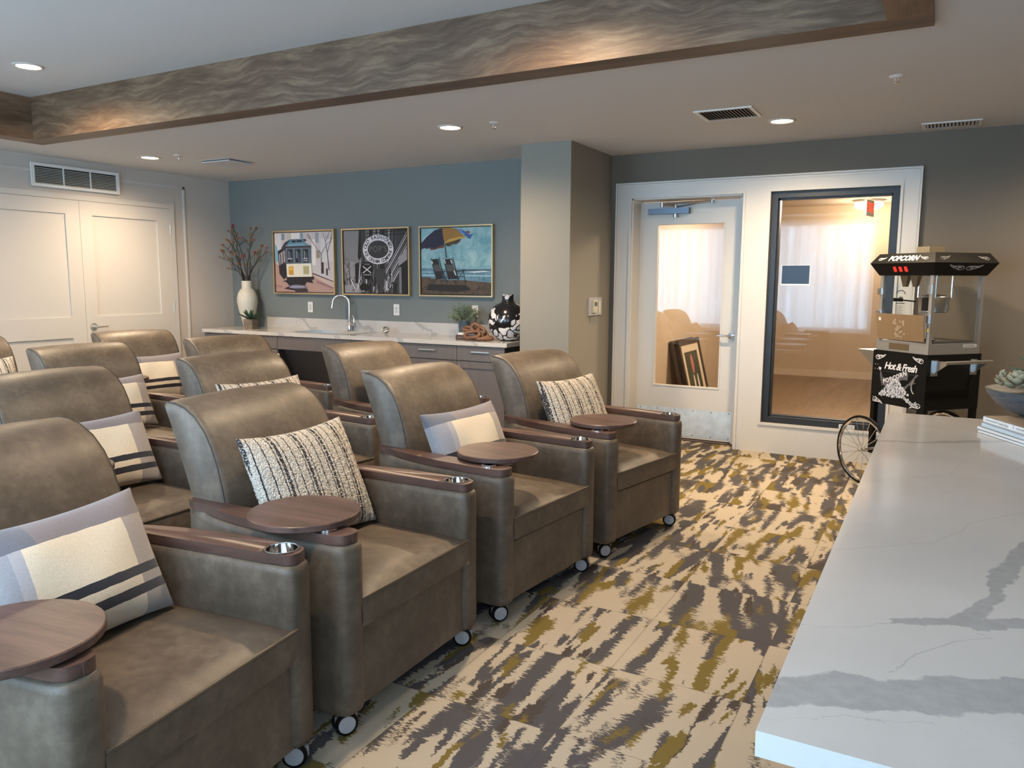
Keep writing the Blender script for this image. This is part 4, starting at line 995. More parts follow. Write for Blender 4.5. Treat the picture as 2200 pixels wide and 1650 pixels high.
sh += [(srgb(46,38,42), [(998,430),(1090,380),(1100,740),(1060,770),(1010,700)]),
 (srgb(168,156,160), [(1010,470),(1080,420),(1085,560),(1015,600)]), (srgb(40,34,40), [(1025,470),(1035,465),(1038,590),(1028,595)]), (srgb(40,34,40), [(1055,450),(1065,445),(1068,570),(1058,575)]),
 (srgb(40,34,42), [(1015,600),(1100,570),(1105,740),(1060,760),(1020,690)]),
 (srgb(96,84,84), quad(1085,385,1390,585)),
 (srgb(56,66,76), [(1040,400),(1085,330),(1150,295),(1330,295),(1345,305),(1310,335),(1120,345),(1060,420)]),
 (srgb(92,128,146), [(1120,345),(1150,300),(1300,298),(1320,335),(1395,378),(1100,390)]), (srgb(30,36,46), quad(1170,308,1218,330)), (srgb(30,36,46), quad(1228,306,1290,328)),
 (srgb(120,160,180), [(1130,350),(1300,345),(1340,365),(1120,372)]), (srgb(58,52,58), [(1085,378),(1395,374),(1395,392),(1085,396)]),
 (srgb(90,108,124), quad(1098,398,1385,580))]
for x0 in (1115, 1208, 1298): sh += [(srgb(30,32,40), quad(x0,412,x0+62,568)), (srgb(130,140,150), quad(x0+12,430,x0+24,520)), (srgb(70,76,86), quad(x0+30,450,x0+50,560))]
sh += [(srgb(210,214,218), quad(1118,520,1172,528)), (srgb(210,214,218), quad(1302,520,1352,528)), (srgb(210,214,218), quad(1302,545,1352,551)),
 (srgb(222,214,196), [(1098,585),(1392,580),(1400,738),(1102,742)]), (srgb(200,140,50), quad(1125,615,1182,715)), (srgb(216,180,80), quad(1132,625,1175,660)), (srgb(168,160,118), quad(1298,612,1365,708)),
 (srgb(34,28,34), [(1095,742),(1418,736),(1418,768),(1390,775),(1410,812),(1330,800),(1300,860),(1340,890),(1180,900),(1060,880),(1130,850),(1090,800),(1045,795),(1100,775)]),
 (srgb(108,104,124), [(1130,845),(1200,830),(1310,840),(1350,875),(1200,882),(1120,872)]), (srgb(160,158,175), [(1150,850),(1300,848),(1310,862),(1140,868)]), (srgb(60,50,60), [(1180,890),(1340,890),(1350,915),(1200,918)]),
 (srgb(150,110,110), [(1440,780),(1640,860),(1640,880),(1460,810)]), (srgb(156,116,112), [(965,830),(1040,850),(1040,870),(965,860)])]
art('cable_car_painting', 'gold framed painting of a cable car on a pale street, left of the three pictures', -6.722, -5.812, 1.304, 2.008, sh, paint_canvas('painted_street', srgb(206,200,200), srgb(226,220,216), 5), (960, 215, 1640, 920))
# --- ice cream sign photo (crop px 125..825 x 190..890)
rnd = random.Random(5); sh = []
K = lambda v: srgb(v, v*0.96, v*0.97)
sh.append((K(132), quad(125,190,330,890)))
sh.append((K(150), [(125,520),(320,560),(300,890),(125,890)]))
for x0 in (160, 190, 140): tree(sh, K(48), x0, 800, rnd.uniform(90, 120), rnd.uniform(1.3, 1.8), 7, 5, rnd)
sh += [(K(26), [(310,190),(375,190),(330,470),(300,520),(290,480)]), (K(60), quad(330,190,825,890))]
for i in range(26):
    x0 = rnd.uniform(380, 700); sh.append((K(rnd.choice([30, 84, 120, 150, 46])), [(x0, 190), (x0+rnd.uniform(6, 26), 190), (x0+rnd.uniform(0, 30)-10, 620), (x0-12, 620)]))
for y0 in (225, 262): sh.append((K(30), [(370,y0),(825,y0-30),(825,y0-22),(370,y0+8)]))
for x0 in (400, 450, 500, 560, 620): sh.append((K(24), quad(x0,190,x0+6,300)))
for i in range(16):
    k = i*26; sh.append((K([30, 150, 70, 200, 40, 110][i % 6]), [(825, 190+k*0.75), (825, 190+k*0.75+16), (590+k*0.12, 640+k*0.5), (590+k*0.12, 620+k*0.5)]))
sh += [(K(150), [(735,500),(825,400),(825,530),(735,590)]), (K(24), [(735,590),(825,520),(825,890),(760,890)]), (K(120), quad(740,600,765,890))]
for i in range(30):
    x0 = rnd.uniform(330, 730); y0 = rnd.uniform(600, 850); sh.append((K(rnd.choice([24, 40, 90, 140, 190])), [(x0, y0), (x0+rnd.uniform(6, 22), y0+rnd.uniform(-10, 10)), (x0+rnd.uniform(-10, 26), y0+rnd.uniform(60, 160)), (x0-rnd.uniform(0, 12), y0+rnd.uniform(40, 130))]))
for i in range(16):
    x0 = rnd.uniform(125, 330); y0 = rnd.uniform(700, 860); sh.append((K(rnd.choice([20, 40, 30, 160])), [(x0, y0), (x0+rnd.uniform(6, 18), y0+rnd.uniform(-30, 10)), (x0+rnd.uniform(-10, 26), y0+rnd.uniform(20, 60))]))
sh += [(K(24), [(262,560),(300,545),(312,570),(300,780),(262,780)]), (K(210), stroke((320,560),(290,880),9,5)), (K(230), stroke((215,740),(270,880),9,4)), (K(220), stroke((330,700),(262,888),7,4)),
 (K(16), ell(395, 620, 68, 82)), (K(16), [(335,640),(455,640),(440,700),(395,745),(350,700)]), (K(210), stroke((350,590),(440,665),10)), (K(210), stroke((440,590),(350,665),10)), (K(110), quad(365,560,428,575)), (K(150), quad(355,680,442,690)), (K(230), stroke((388,735),(388,790),8)),
 (K(18), ell(362, 825, 52, 46)), (K(150), ell(350, 870, 18, 10))]
sh += [(K(220), ell(520, 405, 166, 162, 64)), (K(190), ell(520, 405, 116, 102, 56)), (K(52), ell(520, 405, 112, 98, 56))]
def arc_text(b, P, dd):
    mk = flat(K(40), 0.7); k2 = flat(K(96), 0.7)
    def put(ch, cx, cy, rot, size, m_):
        o = P((cx, cy), dd); ux = (math.cos(rot), 0, math.sin(rot)); uy = (-math.sin(rot), 0, math.cos(rot))
        text_mesh(b, ch, frameM(o, ux, uy), size, m_, bold=0.0012)
    s1 = 'OLD FASHIONED'; n = len(s1)
    for i, ch in enumerate(s1):
        if ch == ' ': continue
        a = math.radians(167-154*i/(n-1)); put(ch, 520+139*math.cos(a), 405-133*math.sin(a), a-PI/2, 0.056, mk)
    s2 = 'ICE CREAM COMPANY'; n = len(s2)
    for i, ch in enumerate(s2):
        if ch == ' ': continue
        a = math.radians(190+160*i/(n-1)); put(ch, 520+139*math.cos(a), 405-133*math.sin(a), a+PI/2, 0.050, mk)
    text_mesh(b, "POP'S", frameM(P((520, 403), dd), (1,0,0), (0,0,1)), 0.085, k2, bold=0.001, spacing=1.15)
art('ice_cream_sign_photo', 'black and white photo of a round ice cream shop sign, middle gold frame', -5.705, -4.812, 1.304, 2.006, sh, flat(K(70), 0.6), (125, 190, 825, 890), arc_text)
# --- beach umbrella picture (crop px 995..1780 x 165..905)
sky = paint_canvas('teal_cloudy_sky', srgb(96,146,158), srgb(150,184,188), 7, srgb(170,198,196))
sh = [(paint_canvas('sea_band', srgb(70,104,124), srgb(110,146,160), 18), [(995,610),(1780,625),(1780,790),(995,760)]), (srgb(150,180,190), [(995,680),(1780,690),(1780,705),(995,700)]), (srgb(60,84,100), [(1400,635),(1780,625),(1780,640),(1400,650)]), (srgb(190,204,206), [(1480,652),(1700,640),(1775,650),(1600,664)]), (srgb(160,184,190), [(995,648),(1140,652),(1140,660),(995,658)]),
 (paint_canvas('dark_wet_sand', srgb(58,48,42), srgb(96,80,66), 14), [(995,715),(1060,712),(1150,730),(1300,745),(1500,745),(1640,760),(1780,770),(1780,905),(995,905)]),
 (srgb(40,36,34), [(1080,790),(1500,800),(1560,850),(1400,880),(1050,860)]),
 (srgb(44,42,62), [(997,400),(995,330),(1060,260),(1150,190),(1238,165),(1245,200),(1265,320),(1258,380),(1200,370),(1150,395),(1090,380),(1070,395),(1030,385)]),
 (srgb(150,112,56), [(1238,165),(1330,165),(1400,180),(1460,240),(1500,275),(1400,275),(1320,290),(1270,325),(1255,300)]),
 (srgb(60,90,140), [(1380,172),(1450,190),(1510,215),(1545,245),(1590,240),(1570,262),(1555,295),(1530,285),(1480,245),(1440,210)]), (srgb(140,72,66), [(1505,210),(1535,202),(1555,225),(1530,235)]), (srgb(96,130,180), [(1400,180),(1450,195),(1500,240),(1460,235)]),
 (srgb(190,150,66), [(1268,330),(1310,298),(1380,278),(1440,266),(1498,270),(1498,286),(1450,284),(1400,300),(1340,320),(1290,335)]),
 (srgb(76,62,44), [(1270,335),(1330,322),(1400,302),(1450,286),(1440,320),(1400,350),(1360,345),(1330,368),(1290,370)]), (srgb(104,66,52), [(1085,375),(1150,392),(1200,370),(1258,350),(1258,385),(1200,390),(1150,408),(1100,405)]),
 (srgb(42,40,38), stroke((1270,345),(1285,500),12))]
def bchair(dx, w_, sh):
    a, b_, c_, d_ = (1105+dx, 500), (1105+dx+w_, 490), (1165+dx+w_-10, 740), (1165+dx, 740)
    sh.append((srgb(34,32,34), [a, (a[0]+10, a[1]), (d_[0]+14, d_[1]), d_])); sh.append((srgb(34,32,34), [(b_[0]-10, b_[1]), b_, (c_[0]+14, c_[1]), c_]))
    sh.append((srgb(40,38,40), [(a[0]+14, 512), (b_[0]-12, 506), (b_[0]+4, 572), (a[0]+28, 572)])); sh.append((srgb(78,78,76), [(a[0]+28, 572), (b_[0]+4, 572), (b_[0]+26, 645), (a[0]+48, 648)])); sh.append((srgb(40,38,42), [(a[0]+48, 648), (b_[0]+26, 645), (b_[0]+46, 732), (a[0]+70, 736)]))
bchair(0, 98, sh); bchair(142, 115, sh)
for p, q, w_ in (((1165,735),(1130,790),8),((1240,640),(1300,770),8),((1240,650),(1290,645),9),((1395,650),(1490,632),9),((1475,640),(1505,795),9),((1475,640),(1410,750),8),((1400,700),(1480,700),8),((1250,700),(1320,690),8),((1380,745),(1400,790),7),((1300,745),(1280,790),7),((1250,740),(1330,700),7)): sh.append((srgb(38,36,38), stroke(p, q, w_)))
for p, q in (((1335,520),(1352,560)),((1258,510),(1275,560)),((1372,640),(1392,690)),((1118,530),(1128,560))): sh.append((srgb(200,206,200), stroke(p, q, 12)))
art('beach_umbrella_picture', 'gold framed picture of two beach chairs under an umbrella, right of the three', -4.689, -3.822, 1.303, 2.004, sh, sky, (995, 165, 1780, 905))

# ================================================================ THINGS ON THE COUNTER
CZ = 0.9145
def at(o, x, y, z=CZ): o.location = (x, y, z); return o
CERAM = mat('cream_ceramic', (0.62, 0.58, 0.49), 0.45, vary=0.06, vscale=10)
b = MB(); prof = [(0.060,0.0),(0.064,0.01),(0.085,0.09),(0.118,0.20),(0.138,0.29),(0.137,0.34),(0.120,0.395),(0.095,0.43),(0.074,0.445),(0.069,0.455),(0.069,0.53),(0.065,0.533),(0.060,0.53),(0.060,0.46)]
VX, VY = -7.00, 6.42
b.lathe([(r*0.83, z) for r, z in prof], seg=48, caps=True); o = at(b.build('tall_vase', CERAM, ang=50), VX, VY); tag(o, 'tall cream ceramic vase holding branches at the left end of the counter', 'vase')
STEM = mat('dark_branch_bark', (0.045, 0.030, 0.022), 0.8); BUD1 = mat('rust_bud', (0.28, 0.11, 0.035), 0.7); BUD2 = mat('red_bud', (0.30, 0.05, 0.05), 0.7); BUD3 = mat('green_bud', (0.14, 0.16, 0.06), 0.7)
ENDS = [(-0.43,0.28,4), (-0.36,0.40,1), (-0.22,0.60,0), (-0.12,0.55,0), (0.07,0.58,1), (0.26,0.45,0), (0.27,0.32,2), (0.14,0.22,1), (-0.31,0.14,0), (-0.20,0.44,3)]
for i, (dx, dz, kd) in enumerate(ENDS):
    rnd = random.Random(20+i)
    t = thing('budding_branch', ['leftmost dark branch in the cream vase, reaching toward the left wall', 'dark branch with a pink bud leaning left from the cream vase', 'tallest rust-budded branch standing left of centre in the cream vase', 'rust-budded branch near the middle of the cream vase', 'upright red-tipped branch right of centre in the cream vase', 'rust-tipped branch leaning far right from the cream vase', 'lower right green-budded branch of the cream vase', 'short branch with red buds just above the right rim of the cream vase', 'lowest branch leaning left from the cream vase', 'green-flecked branch between the left and middle ones in the cream vase'][i], 'branch', (VX, VY, CZ+0.40), 0, 'budding branches in the cream vase')
    r0 = Vector((rnd.uniform(-0.015, 0.015), rnd.uniform(-0.015, 0.015), -0.05)); base = Vector((0.035*(1 if dx > -0.1 else -1)*rnd.uniform(0.5, 1), rnd.uniform(-0.03, 0.03), 0.13))
    end = Vector((dx*1.0, -rnd.uniform(-0.06, 0.14), 0.13+dz)); mid = base.lerp(end, 0.5)+Vector((-dx*0.28, rnd.uniform(-0.03, 0.03), 0.06))
    pts = [r0, base]; 
    for k in range(1, 9):
        s = k/8; p = base*(1-s)**2+mid*2*s*(1-s)+end*s*s+Vector((rnd.uniform(-1, 1), rnd.uniform(-1, 1), rnd.uniform(-1, 1)))*0.006; pts.append(p)
    b = MB(); b.tube(pts, [0.0062-0.0004*k for k in range(len(pts))], seg=6); tips = [pts[-1]]
    for k in (4, 6, 7, 8):
        p = pts[k]; q = p+Vector((rnd.uniform(-0.07, 0.07), rnd.uniform(-0.04, 0.04), rnd.uniform(0.05, 0.12))); b.tube([p, p.lerp(q, 0.5)+Vector((rnd.uniform(-.01,.01),0,0)), q], [0.003, 0.0026, 0.0022], seg=5); tips.append(q)
    b.build('stem', STEM, t)
    for k, p in enumerate(tips):
        d = (p-pts[-3]).normalized() if (p-pts[-3]).length > 1e-4 else Vector((0, 0, 1)); M = Matrix.Translation(p) @ d.to_track_quat('Z', 'Y').to_matrix().to_4x4(); L_ = rnd.uniform(0.030, 0.048)
        b = MB(); b.lathe([(0.002, -0.004), (0.009, L_*0.3), (0.011, L_*0.55), (0.005, L_*0.85), (0.0008, L_)], seg=8, M=M)
        for s in (-1, 1): b.lathe([(0.001, 0), (0.005, L_*0.4), (0.001, L_*0.85)], seg=6, M=M @ Matrix.Translation((s*0.006, 0, 0)) @ Matrix.Rotation(s*0.4, 4, 'Y'))
        b.build('bud', [BUD1, BUD1, BUD2, BUD3][(i+k) % 4] if kd != 4 else BUD1, t)
def leafmesh(b, base, d, L_, w_, m=None, curl=0.3, n=7, fold=0.3):
    d = Vector(d).normalized(); side = d.cross(Vector((0,0,1)))
    if side.length < 1e-3: side = Vector((1,0,0))
    side.normalize(); up = side.cross(d).normalized(); rows = []
    for i in range(n+1):
        s = i/n; p = Vector(base)+d*L_*s - up*0 + Vector((0,0,-1))*curl*L_*s*s*0.5
        ww = w_*(math.sin(PI*min(0.999, 0.12+s*0.88))**0.8)*(1 if s < 1 else 0)+0.0005
        rows.append((p-side*ww+up*ww*fold, p+up*0.0, p+side*ww+up*ww*fold, p-up*ww*0.35-up*0.001))
    b.loft([[r[0], r[1], r[2], r[3]] for r in rows], m)
LEAF = mat('dark_agave_leaf', (0.030, 0.075, 0.045), 0.5, vary=0.3, vscale=30)
t = thing('potted_agave', 'small dark green spiky plant in a square wooden pot before the cream vase', 'potted plant', (-6.765, 6.24, CZ), math.radians(12))
b = MB(); p0, p1 = 0.052, 0.058
b._add([(-p0,-p0,0),(p0,-p0,0),(p0,p0,0),(-p0,p0,0),(-p1,-p1,0.11),(p1,-p1,0.11),(p1,p1,0.11),(-p1,p1,0.11),(-p1+.008,-p1+.008,0.11),(p1-.008,-p1+.008,0.11),(p1-.008,p1-.008,0.11),(-p1+.008,p1-.008,0.11),(-p1+.008,-p1+.008,0.09),(p1-.008,-p1+.008,0.09),(p1-.008,p1-.008,0.09),(-p1+.008,p1-.008,0.09)], [(3,2,1,0),(0,1,5,4),(1,2,6,5),(2,3,7,6),(3,0,4,7),(4,5,9,8),(5,6,10,9),(6,7,11,10),(7,4,8,11),(8,9,13,12),(9,10,14,13),(10,11,15,14),(11,8,12,15),(12,13,14,15)])
b.build('plant_pot', wood_mat('weathered_wood', (0.10,0.075,0.055), (0.22,0.17,0.13), 0, 14, 0.8), t, smooth=False)
rnd = random.Random(2)
for k in range(13):
    a = k*2.4+0.3; el = 0.25+0.085*k
    b = MB(); leafmesh(b, (0.01*math.cos(a), 0.01*math.sin(a), 0.10), (math.cos(a)*math.cos(el), math.sin(a)*math.cos(el), math.sin(el)), 0.17-0.003*k, 0.019, None, 0.2-0.01*k, fold=0.45); b.build('leaf', LEAF, t)
# decorative metal ball
t = at(thing('decorative_metal_ball', 'small silver knotted metal ball on the counter right of the faucet', 'ornament'), -5.015, 6.42, CZ)
b = MB(); b.ball((0,0,0.04), 0.030, seg=16); b.build('core', mat('dark_metal_core', (0.12,0.11,0.10), 0.4, 0.8), t)
for k in range(9):
    b = MB(); b.torus((0,0,0), 0.0345, 0.0055, seg=28, k=6, M=Matrix.Translation((0,0,0.0405)) @ Matrix.Rotation(k*1.1, 4, 'Z') @ Matrix.Rotation(k*0.75+0.4, 4, 'X')); b.build('metal_band', NICKEL, t)
# bush in blue pot
t = at(thing('potted_bush', 'small feathery green bush in a blue grey pot on the counter', 'potted plant'), -4.03, 6.38, CZ)
b = MB(); b.lathe([(0.045,0.0005),(0.050,0.01),(0.060,0.16),(0.064,0.165),(0.062,0.172),(0.056,0.172),(0.054,0.15),(0.001,0.15)], seg=36, caps=False); b.build('plant_pot', mat('blue_grey_pot', (0.075,0.105,0.135), 0.5, vary=0.15, vscale=20), t)
SPRIG = mat('sage_green_sprig', (0.22, 0.27, 0.18), 0.7, vary=0.35, vscale=40)
rnd = random.Random(9)
for k in range(40):
    a = k*2.4; el = rnd.uniform(0.35, 1.5); L_ = rnd.uniform(0.12, 0.19)*(0.85+0.2*math.sin(el)); d = Vector((math.cos(a)*math.cos(el), math.sin(a)*math.cos(el), math.sin(el)))
    base = Vector((0.02*math.cos(a), 0.02*math.sin(a), 0.15)); b = MB(); b.tube([base, base+d*L_*0.5, base+d*L_], [0.0018, 0.0014, 0.0008], seg=4)
    for j in range(16):
        s = 0.3+0.7*j/15; p = base+d*L_*s; th = j*2.4; q = d.orthogonal().normalized(); q.rotate(Matrix.Rotation(th, 3, d)); leafmesh(b, p, q*0.8+d*0.8, 0.030, 0.0048, None, 0.1, 3)
    b.build('sprig', SPRIG, t)
# books and wooden chain
def book(name, label, x, y, z, rz, L_, D_, T_, cover, page, group=None, cat='book', spine=None):
    """spine along local +x from 0..L, at y=0, pages toward +y"""
    t = thing(name, label, cat, (x, y, z), rz, group)
    b = MB(); c = 0.0022
    b.box((0, 0, 0), (L_, D_, c)); b.box((0, 0, T_-c), (L_, D_, T_)); b.box((0, 0, 0), (L_, c, T_)); b.build('cover', cover, t, smooth=False)
    b = MB(); b.box((0.003, c, c), (L_-0.003, D_-0.004, T_-c)); b.build('pages', page, t, smooth=False)
    if spine: spine(t)
    return t
PAGE = mat('paper_pages', (0.72, 0.70, 0.64), 0.9)
def sp_text(items, size=0.016):
    def f(t):
        b = MB()
        for s, u, z, m_, sz, shr in items: text_mesh(b, s, frameM((u, -0.0006, z), (1,0,0), (0,0,1)), sz, m_, shear=shr)
        b.build('spine_lettering', None, t, norm=False, smooth=False)
    return f
book('stacked_book', 'dark brown book lying flat under a white book beside the wooden chain', -3.985, 6.155, CZ, math.radians(4), 0.235, 0.17, 0.042, mat('brown_book_cover', (0.055,0.030,0.022), 0.6), PAGE, 'books on the sink counter', spine=sp_text([('GATHER  AT  HOME', 0.075, 0.021, flat((0.4,0.34,0.26)), 0.013, 0)]))
book('stacked_book', 'white book lying on the dark brown book beside the wooden chain', -3.965, 6.165, CZ+0.0425, math.radians(6), 0.215, 0.155, 0.022, mat('white_book_cover', (0.66,0.64,0.58), 0.6), PAGE, 'books on the sink counter')
CHN = wood_mat('carved_chain_wood', (0.10,0.045,0.024), (0.22,0.105,0.058), 0, 10, 0.5, 0.1, 4)
t = thing('wooden_chain', 'carved brown wooden chain draped over the books at the counter end', 'ornament', (-3.72, 6.19, CZ))
def link(M, L_=0.075, R=0.034, r=0.0175):
    b = MB(); pts = []
    for i in range(28):
        a = 2*PI*i/28; e = Vector((R*math.cos(a), 0, 0)); x_ = R*math.cos(a)*1.0; y_ = R*math.sin(a); x_ += math.copysign(L_/2, x_) if abs(x_) > 1e-6 else 0; pts.append(Vector((x_, y_, 0)))
    pts.append(pts[0]); b.tube(pts, r, seg=12, M=M, caps=False); b.build('chain_link', CHN, t, ang=70)
T_ = Matrix.Translation; Ro = lambda a, ax: Matrix.Rotation(math.radians(a), 4, ax)
link(T_((-0.125, 0.01, 0.095)) @ Ro(8, 'Y') @ Ro(20, 'X')); link(T_((-0.03, -0.02, 0.098)) @ Ro(28, 'Y') @ Ro(75, 'X')); link(T_((0.025, -0.01, 0.058)) @ Ro(50, 'Y') @ Ro(15, 'X')); link(T_((-0.045, -0.095, 0.055)) @ Ro(-8, 'Y') @ Ro(15, 'Z') @ Ro(50, 'X')); link(T_((0.060, -0.055, 0.0255)) @ Ro(35, 'Z') @ Ro(8, 'X'))
# black and white vase
g = NG('black_white_glaze'); v = g.tc.outputs['Object']
nv = g.n('ShaderNodeTexNoise'); nv.inputs['Scale'].default_value = 6; g.L.new(v, nv.inputs['Vector'])
mv = g.n('ShaderNodeMix'); mv.data_type = 'VECTOR'; mv.inputs[0].default_value = 0.22; g.L.new(v, mv.inputs[4]); g.L.new(nv.outputs['Color'], mv.inputs[5])
vo = g.n('ShaderNodeTexVoronoi'); vo.feature = 'DISTANCE_TO_EDGE'; vo.inputs['Scale'].default_value = 16; g.L.new(mv.outputs[1], vo.inputs['Vector'])
vc = g.n('ShaderNodeTexVoronoi'); vc.inputs['Scale'].default_value = 16; g.L.new(mv.outputs[1], vc.inputs['Vector']); cr, cg, cb = g.sep(vc.outputs['Color'])
f = g.math('MULTIPLY', g.math('GREATER_THAN', vo.outputs['Distance'], 0.085), g.math('GREATER_THAN', cr, 0.30))
g.base(g.mix(f, (0.012,0.012,0.014), g.mix(cg, srgb(190,190,196), srgb(232,230,228)))); g.rough(0.16)
b = MB(); b.lathe([(r_ if z_ > 0.33 else r_*1.13, z_) for r_, z_ in [(0.055,0.0005),(0.085,0.015),(0.125,0.055),(0.152,0.11),(0.163,0.17),(0.158,0.23),(0.138,0.285),(0.105,0.325),(0.070,0.348),(0.057,0.36),(0.054,0.375),(0.054,0.415),(0.058,0.425),(0.050,0.427),(0.046,0.40)]], seg=56); o = at(b.build('round_vase', g.m, ang=60), -3.505, 6.30); tag(o, 'round black and white glazed vase at the right end of the counter', 'vase')
# thermostat on the column side
t = thing('thermostat', 'white thermostat in a clear lock box on the side of the column', 'thermostat', (-2.7295, 6.49, 1.235))
b = MB(); b.box((0.0005, -0.135, -0.075), (0.012, 0.155, 0.085), bev=0.004); b.build('back_plate', mat('grey_lilac_plate', (0.50,0.48,0.50), 0.4), t)
b = MB(); b.box((0.0125, -0.075, -0.05), (0.03, 0.02, 0.06), bev=0.004); o = b.build('thermostat_body', mat('ivory_plastic', (0.66,0.60,0.46), 0.4), t)
b = MB(); b.box((0.0303, -0.055, 0.008), (0.0315, 0.005, 0.045)); b.build('display', mat('lcd', (0.08,0.10,0.09), 0.2), o, smooth=False)
b = MB(); b.box((0.0125, 0.07, -0.055), (0.018, 0.12, 0.05), bev=0.001); b.build('paper_insert', PAGE, t)
b = MB()
for a, c in (((0.0125, -0.13, -0.072), (0.062, -0.126, 0.082)), ((0.0125, 0.056, -0.072), (0.062, 0.06, 0.082)), ((0.058, -0.126, -0.072), (0.062, 0.056, 0.082)), ((0.0125, -0.126, 0.078), (0.058, 0.056, 0.082)), ((0.0125, -0.126, -0.072), (0.058, 0.056, -0.068)), ((0.002, -0.11, -0.15), (0.02, 0.045, -0.08))): b.box(a, c)
b.build('clear_cover', GLASS, t, smooth=False)
# notices on glass and trim
t = thing('navy_notice', 'navy blue notice with a white border stuck to the window glass', 'sign', (-1.096, YD+0.098, 1.524))
b = MB(); b.box((-0.118, -0.0012, -0.086), (0.118, 0.0015, 0.082)); b.build('white_backing', PLASTIC_W, t, smooth=False)
b = MB(); b.box((-0.112, -0.0022, -0.074), (0.110, -0.0013, 0.079)); b.build('navy_sheet', mat('navy_sheet', (0.020,0.050,0.105), 0.5), t, smooth=False)
t = thing('notice_sticker', 'small round and square notice stickers on the white surround behind the popcorn machine', 'sign', (-0.285, YD-0.0185, 1.30))
b = MB(); b.box((-0.035, -0.0012, -0.10), (0.035, -0.0002, 0.02)); b.build('square_sticker', mat('pale_sticker', (0.60,0.58,0.54), 0.5), t, smooth=False)
b = MB(); b.torus((0, -0.001, 0.075), 0.030, 0.003, axis='y', seg=24, k=4, a0=0, a1=PI); b.box((-0.012, -0.0014, 0.045), (0.014, -0.0002, 0.055)); b.box((-0.030, -0.0018, 0.0), (0.030, -0.0013, 0.008))
for k in range(6): b.box((-0.028, -0.0018, -0.018-k*0.012), (0.012+0.012*(k % 2), -0.0013, -0.015-k*0.012))
b.build('printed_marks', flat((0.12,0.11,0.10)), t, smooth=False)
t = thing('small_white_label', 'small white label with a blue print at the bottom of the window frame', 'sign', (-0.62, YD+0.018, 0.276))
b = MB(); b.box((-0.06, -0.0015, -0.02), (0.06, 0.0, 0.022)); b.build('label_sheet', PLASTIC_W, t, smooth=False)
b = MB(); b.cyl((-0.04, -0.0022, 0.006), (-0.04, -0.0016, 0.006), 0.008, seg=14)
for k in range(2): b.box((-0.02, -0.0022, 0.006-k*0.012), (0.05, -0.0016, 0.009-k*0.012))
b.build('label_print', flat((0.08,0.16,0.28)), t, smooth=False)
# framed pictures leaning in the hallway
PB = paint_canvas('dark_green_photo', srgb(40,44,32), srgb(70,72,50), 5)
for k, (dx, lb) in enumerate(((0.0, 'framed flower picture leaning outermost in the stack behind the glazed door'), (-0.05, 'dark frame behind the flower picture in the leaning stack, hallway'))):
    t = thing('leaning_picture', lb, 'picture', (-2.27+dx*1.1, 8.62-0.05*k, 0.0095), 0, 'framed pictures leaning in the hallway')
    t.rotation_euler = (0, math.radians(-13.5), 0)
    hh, ww = 0.84, 0.80
    b = MB(); f_ = 0.055
    for a, c in (((-0.03, -ww/2, 0), (0.0, ww/2, f_)), ((-0.03, -ww/2, hh-f_), (0.0, ww/2, hh)), ((-0.03, -ww/2, f_), (0.0, -ww/2+f_, hh-f_)), ((-0.03, ww/2-f_, f_), (0.0, ww/2, hh-f_))): b.box(a, c, bev=0.003, seg=1)
    b.build('picture_frame', mat('dark_wood_frame', (0.05,0.035,0.025), 0.5) if k else mat('espresso_frame', (0.045,0.03,0.022), 0.5), t)
    b = MB(); b.box((-0.02, -ww/2+f_, f_), (-0.012, ww/2-f_, hh-f_)); o = b.build('picture_mat', mat('cream_mat', (0.66,0.56,0.42), 0.7), t, smooth=False)
    if k == 0:
        b = MB(); b.box((-0.0118, -0.24, 0.16), (-0.009, 0.24, 0.70), PB)
        b.poly([(-0.0085, -0.02+0.05*math.sin(a), 0.56+0.11*math.cos(a)) for a in [2*PI*i/18 for i in range(18)]], flat(srgb(176,110,110)))
        for s in (-1, 1): b.poly([(-0.0083, s*0.07+0.03*math.sin(a)+0.02, 0.34+0.10*math.cos(a)) for a in [2*PI*i/14 for i in range(14)]], flat(srgb(214,204,190)))
        b.build('flower_print', None, o, smooth=False, norm=False)

# ================================================================ ISLAND
t = thing('kitchen_island', 'white veined quartz island filling the lower right of the photo', 'island', (0.4, 2.3, 0))
Mo = Matrix.Translation((-0.4, -2.3, 0))
b = MB(); b.box((-0.166, 0.934, 0.880), (0.98, 3.665, 0.914), bev=0.003, seg=3); b.bm.transform(Mo); o = b.build('island_countertop', MARBLE_I, t)
o.location = (0, 0, 0); o.data.transform(Mo.inverted()); o.matrix_local = Mo      # keep vein coordinates in room space
b = MB(); b.box((-0.12, 0.975, 0.10), (0.93, 3.62, 0.8795), M=Mo); b.box((-0.07, 1.03, 0.001), (0.88, 3.57, 0.10), M=Mo); b.build('island_base', mat('slate_cabinet', (0.045, 0.055, 0.07), 0.5), t, smooth=False)
IZ = 0.9145
WCOV = mat('white_glossy_cover', (0.72, 0.73, 0.74), 0.3); BCOV = mat('pale_blue_cover', (0.52, 0.60, 0.66), 0.35); TAN = mat('tan_cover', (0.40, 0.30, 0.20), 0.6)
rzb = math.atan2(-0.887, 0.46)
ink = flat((0.10, 0.11, 0.13))
def bk(nm, label, x, y, z, L_, D_, T_, cov, dr=0, spine=None): return book(nm, label, x, y, z, rzb+math.radians(dr), L_, D_, T_, cov, PAGE, 'magazines and books stacked on the island', spine=spine)
bk('stacked_magazine', 'white magazine at the very bottom of the island stack', 0.150, 3.335, IZ, 0.285, 0.22, 0.0095, WCOV, 1.0)
bk('stacked_magazine', 'white magazine second from the bottom of the island stack', 0.148, 3.350, IZ+0.0100, 0.285, 0.22, 0.011, WCOV, 0)
